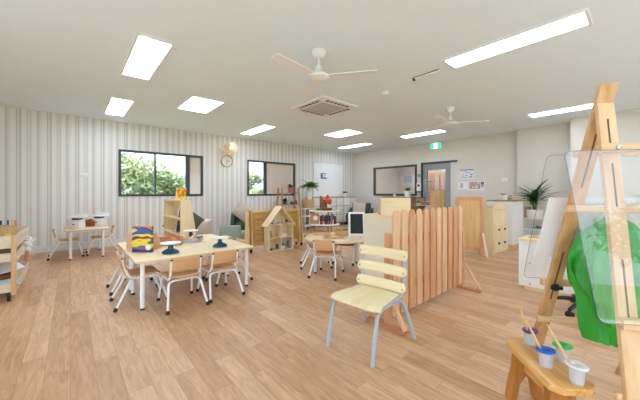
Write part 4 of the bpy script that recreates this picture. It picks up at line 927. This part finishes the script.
tag(m.build('shells', mat('shell_brown', (128, 100, 80), .6, .3, 40), loc=(8.03, 1.66, .326)), 'small brown shells heaped in the grey dish', 'shells', kind='stuff')
mc = thing('white_cabinet', 'white low cabinet with birch top and plinth behind the easel', 'cabinet', (4.04, .32, 0))
MB().box(0, .42, 0, .71, .05, .575).build('body', white, mc, smooth=False); MB().box(-.012, .435, -.01, .722, .575, .60, .003).build('top', birchy, mc, smooth=False); MB().box(.02, .40, .03, .66, 0, .05).build('plinth', birchy, mc, smooth=False)
m = MB()
for y, z in ((.60, .32), (.60, .08), (.36, .28), (.20, .30)): m.lathe([(0, 0), (.008, 0), (.006, .006), (0, .006)], (0, y, z), 10, Matrix.Rotation(-PI/2, 4, 'Y'))
m.build('screw_cap', mat('mid_grey', (110, 112, 114)), mc)
tag(MB().box(-.10, .10, -.14, .14, 0, .012, .003).box(-.09, .0, -.02, .10, .012, .03).build('wooden_platter', beech, loc=(4.26, .82, .601)), 'flat wooden platter on the white low cabinet behind the easel', 'platter')
gj = tag(MB().box(-.04, .04, -.03, .03, 0, .22, .01).build('green_bottle', mat('green_plastic_bottle', (60, 130, 80), .3, .3), loc=(4.25, .60, .601)), 'green carton on the white low cabinet behind the paper sheet', 'bottle')

# ------------------------------------------------------------------ swivel stool
so = thing('swivel_stool', 'black five castor swivel stool base behind the green smock', 'stool', (3.70, .42, 0))
MB().tube([(0, 0, .07), (0, 0, .44)], .025, 12).build('column', black, so)
MB().lathe([(0, .42), (.12, .42), (.15, .44), (.15, .48), (.12, .50), (0, .50)], n=28).build('seat', black, so)
for k in range(5):
    a = k*2*PI/5+.4; l = MB().tube([(0, 0, .11), (.13*math.cos(a), .13*math.sin(a), .105), (.27*math.cos(a), .27*math.sin(a), .075)], [.026, .02, .016], 8).build('leg', black, so)
    c = (.27*math.cos(a), .27*math.sin(a), .03)
    MB().lathe([(0, -.02), (.03, -.02), (.03, .02), (0, .02)], c, 14, Matrix.Rotation(a+1, 4, 'Z') @ Matrix.Rotation(PI/2, 4, 'Y')).tube([(c[0], c[1], .03), (c[0], c[1], .08)], .008, 6).build('castor', rubber, l)

# ------------------------------------------------------------------ the easel (local x along its rails, y towards the rear legs)
EA = deg(-50.8)
es = thing('painting_easel', 'tall pine A frame easel with clear acrylic sheets at the right edge', 'easel', (1.84, .148, 0), EA)
AP = 1.52
def A_(z, x=0): t = (AP-z)/AP; return Vector((x, .585*t, z))
def B_(z, x=0): t = (AP-z)/AP; return Vector((x, -.02-.19*t, z))
easelw = wood('easel_pine', (238, 206, 166), (216, 174, 128), 'z', 6, .5)
easelr = wood('easel_rear_pine', (222, 178, 128), (196, 146, 94), 'z', 6, .5)
easelx = wood('easel_rail_pine', (236, 202, 158), (212, 168, 120), 'x', 6, .5)
for x in (0, .52):
    l = MB().bar(A_(0, x), A_(1.63, x), .068, .022, (1, 0, 0), .003).build('rear_leg', easelr, es)
    for z0, z1 in ((.52, .82), (1.17, 1.42)): MB().bar(A_(z0, x), A_(z1, x), .008, .0235, (1, 0, 0)).build('slot', mat('slot_dark', (108, 80, 58), .8), l, smooth=False)
    l = MB().bar(B_(0, x), B_(1.545, x), .068, .022, (1, 0, 0), .003).build('front_leg', easelw, es)
    for z0, z1 in ((.60, .86), (1.08, 1.27), (1.36, 1.47)): MB().bar(B_(z0, x), B_(z1, x), .007, .0235, (1, 0, 0)).build('slot', mat('slot_dark', (108, 80, 58), .8), l, smooth=False)
def rail(f, z, off, x0, x1, hh, tt_, name='rail'):
    p = f(z); return MB().box(x0, x1, p.y+off-tt_/2, p.y+off+tt_/2, z-hh/2, z+hh/2, .003).build(name, easelx, es)
r1 = rail(B_, 1.335, -.033, -.062, .58, .036, .036); rail(B_, .61, -.031, -.045, .565, .042, .032); rail(B_, .30, .024, -.05, .57, .04, .022)
rail(A_, 1.06, -.028, -.055, .58, .036, .026); rail(A_, 1.335, .036, -.045, .565, .034, .03); rail(A_, .615, .034, -.045, .565, .04, .03); rail(A_, .385, -.026, -.05, .57, .034, .022)
for x in (0, .52): MB().lathe([(0, 0), (.011, 0), (.009, .006), (0, .007)], (x, B_(1.335).y-.051, 1.335), 12, RX).build('bolt', steel, es)
for x in (0, .52): MB().lathe([(0, 0), (.018, 0), (.022, .02), (.012, .034), (0, .034)], (x, A_(.60).y-.012, .60), 12, RX).box(x-.03, x+.03, A_(.60).y-.045, A_(.60).y-.03, .59, .61, .004).build('wing_knob', black, es)
def sheet(f, z0, z1, off, x0, x1, sk_):
    p0, p1 = f(z0), f(z1); d_ = Vector((0, p1.y-p0.y, p1.z-p0.z)); L_ = d_.length; ang = math.atan2(-(p1.y-p0.y), p1.z-p0.z)
    M = Matrix.Translation((0, p0.y+off, z0)) @ Matrix.Rotation(ang, 4, 'X') @ Matrix.Rotation(PI/2, 4, 'X')
    pts = [(a-(a-(x0+x1)/2)/((x1-x0)/2)*sk_*(1-b/L_), b) for a, b in rrect(x0, x1, 0, L_, .03)]
    o = MB().prism(pts, -.0015, .0015, 'z', 0, M).build('acrylic_sheet', acrylic, es, smooth=False)
    e = MB(); pts = [M @ Vector((a, b, 0)) for a, b in pts]
    e.tube(pts+[pts[0]], .0015, 5); e.build('sheet_edge', mat('acrylic_edge', (112, 128, 136), .3, .05), o)
    return M
MB_ = sheet(B_, .62, 1.322, -.062, -.215, .73, .075)
MA_ = sheet(A_, .63, 1.335, .062, -.15, .68, .02)
p = B_(1.31); cp2 = thing('bulldog_clip', 'silver bulldog clip on the top edge of the front acrylic sheet', 'clip', es.matrix_basis @ Vector((.115, p.y-.068, 1.30)), EA)
MB().prism([(-.012, 0), (.006, 0), (.004, .03), (-.006, .03)], -.03, .03, 'x', .002).build('jaw', steel, cp2); MB().tube([(-.02, -.012, .012), (-.02, -.016, -.008), (.02, -.016, -.008), (.02, -.012, .012)], .0025, 6).build('lever', steel, cp2)
# paper sheet behind the rear acrylic
pw = MB().box(-.10, .42, -.0007, .0007, 0, .37, 0, Matrix.Translation((0, A_(.77).y+.052, .77)) @ Matrix.Rotation(math.atan2(.585, AP), 4, 'X')).build('painting_paper', paper, smooth=False)
pw.location = es.location; pw.rotation_euler = (0, 0, EA); tag(pw, 'large blank white paper sheet clipped on the rear of the easel', 'paper')

# green smock hanging from the easel rail
sm = mat('green_nylon', (44, 158, 48), .3, .10, 4, bump=.15)
sk = thing('art_smock', 'bright green nylon art smock hanging inside the wooden easel', 'smock', es.location, EA)
zs = [(1.065, .125, .140), (1.03, .11, .165), (.957, .02, .25), (.88, -.03, .28), (.81, -.058, .29), (.75, -.06, .295), (.685, -.045, .29), (.62, -.012, .27), (.55, -.004, .26), (.45, .0, .25), (.40, .01, .245)]
def prof_at(t):
    k = t*(len(zs)-1); i = min(int(k), len(zs)-2); f = k-i; a, b = zs[i], zs[i+1]
    return tuple(a[j]+(b[j]-a[j])*f for j in range(3))
def smockf(u, v):
    z, x0, x1 = prof_at(v); a = 2*PI*u; c = (x0+x1)/2; hw = (x1-x0)/2
    th = .012+.045*min(1, v*2)*(.8+.2*math.sin(9*v))
    fold = .016*math.sin(5*a+3*v*PI)*min(1, v*3)+.010*math.sin(11*a-6*v)*min(1, v*2)
    x = c+.022+hw*math.cos(a)+fold*.5; y = .20-.15*0+.02*v-(th+fold)*math.sin(a)*1.0+.012*math.sin(7*x*6+4*v)
    bot = -.045*max(0, (x-.02)/.25)*max(0, (v-.8)/.2)
    return (x, y-.045, z+bot)
o = MB().grid(smockf, 96, 60, closed=True).build('body', sm, sk, ang=180)
def sleeve(pts, r):
    def f(u, v):
        k = v*(len(pts)-1); i = min(int(k), len(pts)-2); fr = k-i; p = Vector(pts[i]).lerp(Vector(pts[i+1]), fr); rr = r*(.75+.25*math.sin(PI*min(1, v*1.2)))*(1+.10*math.sin(22*v+3*math.sin(2*PI*u)))*(1+.14*math.sin(5*2*PI*u+7*v))
        if v > .93: rr *= 1-.45*(v-.93)/.07
        return (p.x+rr*math.cos(2*PI*u), p.y+rr*.75*math.sin(2*PI*u), p.z)
    return MB().grid(f, 36, 44, closed=True)
sleeve([(.07, .10, .96), (.065, .085, .80), (.075, .075, .64), (.10, .07, .50)], .052).build('sleeve', sm, sk, ang=180)
sleeve([(.20, .14, .96), (.245, .125, .80), (.23, .12, .64), (.20, .115, .52)], .05).build('sleeve', sm, sk, ang=180)
MB().ball((.132, .163, 1.065), .020, 2, (1, .8, 1)).build('hanging_loop', mat('slate_loop', (92, 108, 130), .6), sk)

# rustic bench with paint pots
be = thing('rustic_bench', 'small rustic log bench holding paint pots in front of the easel', 'bench', (1.81, .365, 0), deg(46))
top = [(-.225, -.06), (-.19, -.10), (.17, -.075), (.222, -.035), (.222, .035), (.17, .075), (-.19, .10), (-.225, .06)]
MB().prism(top, .26, .293, 'z', .006).build('seat_board', rustic, be)
for x in (-.12, .13):
    pr2 = [(-.095, 0), (-.05, 0), (-.03, .10), (0, .14), (.035, .09), (.05, 0), (.095, 0), (.08, .10), (.06, .18), (.055, .26), (-.055, .26), (-.06, .18), (-.075, .10)]
    MB().prism(pr2, x-.028, x+.028, 'x', .012).build('leg', wood('log_leg', (206, 142, 66), (140, 82, 32), 'z', 3, .35), be)
MB().box(-.10, .11, -.02, .02, .16, .21, .008).build('stretcher', rustic, be)
cupm = clear('frosted_plastic', (.94, .94, .95), .38, 1.4, .2)
def pot(label, x, y, lidm, paintm):
    t = thing('paint_pot', label, 'paint pot', (x, y, .2935), random.uniform(0, 3), 'no spill paint pots on the bench'); t.scale = (.84, .84, .9)
    MB().lathe([(0, 0), (.030, 0), (.036, .082), (.0335, .082), (.028, .004), (0, .004)], n=30).build('cup', cupm, t)
    MB().lathe([(0, .006), (.029, .006), (.030, .022), (0, .022)], n=26).build('paint', paintm, t)
    MB().lathe([(.014, .072), (.018, .082), (.036, .085), (.046, .083), (.047, .089), (.042, .093), (.020, .091), (.016, .083), (.0125, .072)], n=34, sx=1.1, sy=.92).build('lid', lidm, t)
lw_ = mat('milky_lid', (226, 228, 230), .4, .02)
palep = mat('pale_paint', (224, 224, 224), .5)
pots = [('clear paint pot with purple lid at the far end of the bench', 1.940, .44, mat('purple_lid', (96, 36, 120), .35)), ('clear paint pot with bright blue lid at the front of the bench', 1.755, .335, mat('blue_lid', (24, 100, 206), .35)),
        ('clear paint pot with green lid behind the blue lidded one', 1.875, .290, mat('green_lid', (40, 176, 66), .35)), ('clear paint pot with white lid nearest the camera on the bench', 1.705, .215, lw_)]
for lb, x, y, m_ in pots: pot(lb, x, y, m_, palep)
def brush(label, x, y, dx, dy, L_):
    d_ = Vector((dx, dy, 0)); p0 = Vector((x, y, .325)); p1 = p0+d_+Vector((0, 0, L_))
    t = thing('paint_brush', label, 'paint brush', p0, 0, 'wooden paint brushes in the pots')
    q = p1-p0
    MB().tube([q*.12, q*.6, q], [.0045, .006, .004], 10).build('handle', wood('brush_wood', (232, 196, 138), (212, 170, 108), 'z'), t)
    MB().tube([(0, 0, 0), q*.13], [.003, .006], 8).build('bristles', mat('bristle', (210, 200, 180), .8), t)
brush('paint brush standing in the purple lidded pot', 1.940, .44, -.012, .055, .20)
brush('paint brush standing in the blue lidded pot', 1.755, .335, -.015, .075, .17)
brush('long paint brush standing in the white lidded pot nearest the camera', 1.705, .215, -.025, .10, .20)

# ------------------------------------------------------------------ outside and next room
struct(MB().box(-3.6, 12, -6.5, SY-.16, -.12, -.03).box(-7, WX-.16, -6.5, 9, -.12, -.03).build('bounce_deck', mat('bounce_paving', (226, 222, 214), .8, .03, 3), smooth=False))  # unseen pale deck, added to bounce daylight up onto the ceiling
struct(MB().box(-40, 50, NY+.2, 60, -.6, -.5).box(-40, 50, -50, SY-.25, -.25, -.15).build('ground', mat('grass_ground', (120, 138, 84), .9, .2, 1), smooth=False))
def tree(label, x, y, h, r, m, zb=-.5, group='trees outside the windows'):
    t = thing('tree', label, 'tree', (x, y, zb), 0, group)
    MB().tube([(0, 0, 0), (.1, 0, h*.35), (0, .1, h*.7)], [.14, .1, .05], 8).build('trunk', mat('tree_bark', (112, 98, 84), .9, .2), t)
    b = MB(); bm = b.bm
    cl_ = [(random.gauss(0, r*.5), random.gauss(0, r*.5), h*random.uniform(.35, .95), r*random.uniform(.28, .5)) for _ in range(26)]
    for cx, cy, cz, cr in cl_:
        for k in range(120):
            v = Vector((random.gauss(0, 1), random.gauss(0, 1), random.gauss(0, 1))).normalized()*cr*random.uniform(.5, 1)+Vector((cx, cy, cz))
            s_ = random.uniform(.07, .15); n1 = Vector((random.gauss(0, 1), random.gauss(0, 1), random.gauss(0, 1))).normalized(); n2 = n1.orthogonal().normalized()
            bm.faces.new([bm.verts.new(v+n1*s_), bm.verts.new(v+n2*s_*.5), bm.verts.new(v-n1*s_), bm.verts.new(v-n2*s_*.5)])
    b.build('foliage', m, t, smooth=False)
tl1 = mat('tree_leaf', (118, 130, 78), .7, .3, 3); tl2 = mat('tree_leaf_dark', (92, 106, 64), .7, .3, 3); tl3 = mat('tree_leaf_pale', (132, 142, 90), .7, .25, 3)
tree('pale green tree filling the left pane of the first window', .9, 13.0, 2.9, 1.5, tl3)
tree('green tree behind the first mullion of the first window', 2.4, 15.0, 2.9, 1.4, tl1)
tree('dark green low tree at the bottom of the first window', 1.6, 11.5, 1.9, 1.1, tl2)
tree('small tree seen in the middle pane of the first window', 3.4, 15.0, 2.3, 1.0, tl1)
tree('low bushy tree at the right of the first window', 4.0, 13.5, 1.6, .9, tl2)
tree('tree seen in the left pane of the second window', 7.6, 15.5, 2.7, .9, tl1)
tree('low bush seen in the left pane of the second window', 6.9, 13.0, 1.7, 1.0, tl3)
hs = thing('house', 'pale grey house far beyond the trees outside the first window', 'house', (7.4, 24.0, -.5))
MB().box(-1.3, 1.3, -1, 1, 0, 2.7).build('wall', mat('house_grey', (176, 182, 190), .8), hs, smooth=False); MB().prism([(-1.5, 2.7), (1.5, 2.7), (0, 3.4)], -1.2, 1.2, 'y').build('roof', mat('roof_grey', (140, 146, 156), .8), hs, smooth=False)
tree('garden tree behind the camera, mirrored in the acrylic sheet', .6, -9.0, 3.0, 1.6, tl2, -.15)
tree('second garden tree behind the camera, mirrored in the acrylic sheet', 2.6, -10.0, 3.2, 1.7, tl1, -.15)
tree('third garden tree behind the camera, beyond the sliding glass', 5.0, -9.5, 3.0, 1.6, tl2, -.15)
wd = thing('wooden_cupboard', 'tall wooden cupboard seen through the glass of the grey door', 'cupboard', (10.6, 4.75, 0))
MB().box(0, .5, 0, 1.0, 0, 1.95).build('body', wood('office_wood', (176, 148, 120), (150, 122, 96), 'z'), wd, smooth=False)
for y in (.02, .51): MB().box(-.02, 0, y, y+.47, .05, 1.9).build('door', wood('office_door', (164, 134, 108), (140, 110, 86), 'z'), wd, smooth=False)
oc = thing('wall_poster', 'pale notice on the wall of the next room seen through the inner window', 'poster', (11.398, 7.1, 1.75)); MB().box(-.004, 0, -.2, .2, -.15, .15).build('sheet', mat('pale_blue', (170, 190, 210)), oc, smooth=False)

# ------------------------------------------------------------------ sky, camera, colour management
wd_ = bpy.data.worlds.new('overcast_sky'); sc.world = wd_; wd_.use_nodes = True; nt = wd_.node_tree
bg = nt.nodes['Background']; tc = nt.nodes.new('ShaderNodeTexCoord'); sp = nt.nodes.new('ShaderNodeSeparateXYZ'); rp = nt.nodes.new('ShaderNodeValToRGB')
rp.color_ramp.elements[0].position = .0; rp.color_ramp.elements[0].color = (.82, .95, 1.09, 1); rp.color_ramp.elements[1].position = .6; rp.color_ramp.elements[1].color = (.86, .98, 1.13, 1)
nt.links.new(tc.outputs['Generated'], sp.inputs[0]); nt.links.new(sp.outputs[2], rp.inputs[0]); nt.links.new(rp.outputs[0], bg.inputs[0]); bg.inputs[1].default_value = 2.0

sun = bpy.data.lights.new('sun', 'SUN'); sun.energy = 7.5; sun.angle = deg(6); sun.color = (.88, .99, 1.12)  # added to light the deck outside, whose bounce lifts the ceiling
so_ = bpy.data.objects.new('sun', sun); COL.objects.link(so_); so_.rotation_euler = (deg(-28), deg(-16), 0)
cam = bpy.data.cameras.new('camera'); co = bpy.data.objects.new('camera', cam); COL.objects.link(co)
cam.sensor_width = 36; cam.lens = 287/640*36; cam.shift_y = -7/640; cam.clip_start = .05
co.location = (0, 0, 1.14); co.rotation_euler = (PI/2, 0, deg(49-90)); sc.camera = co
sc.view_settings.view_transform = 'Standard'; sc.view_settings.look = 'None'; sc.view_settings.gamma = 1; sc.view_settings.exposure = 0.86
sc.cycles.max_bounces = 12; sc.cycles.diffuse_bounces = 6; sc.cycles.transparent_max_bounces = 16
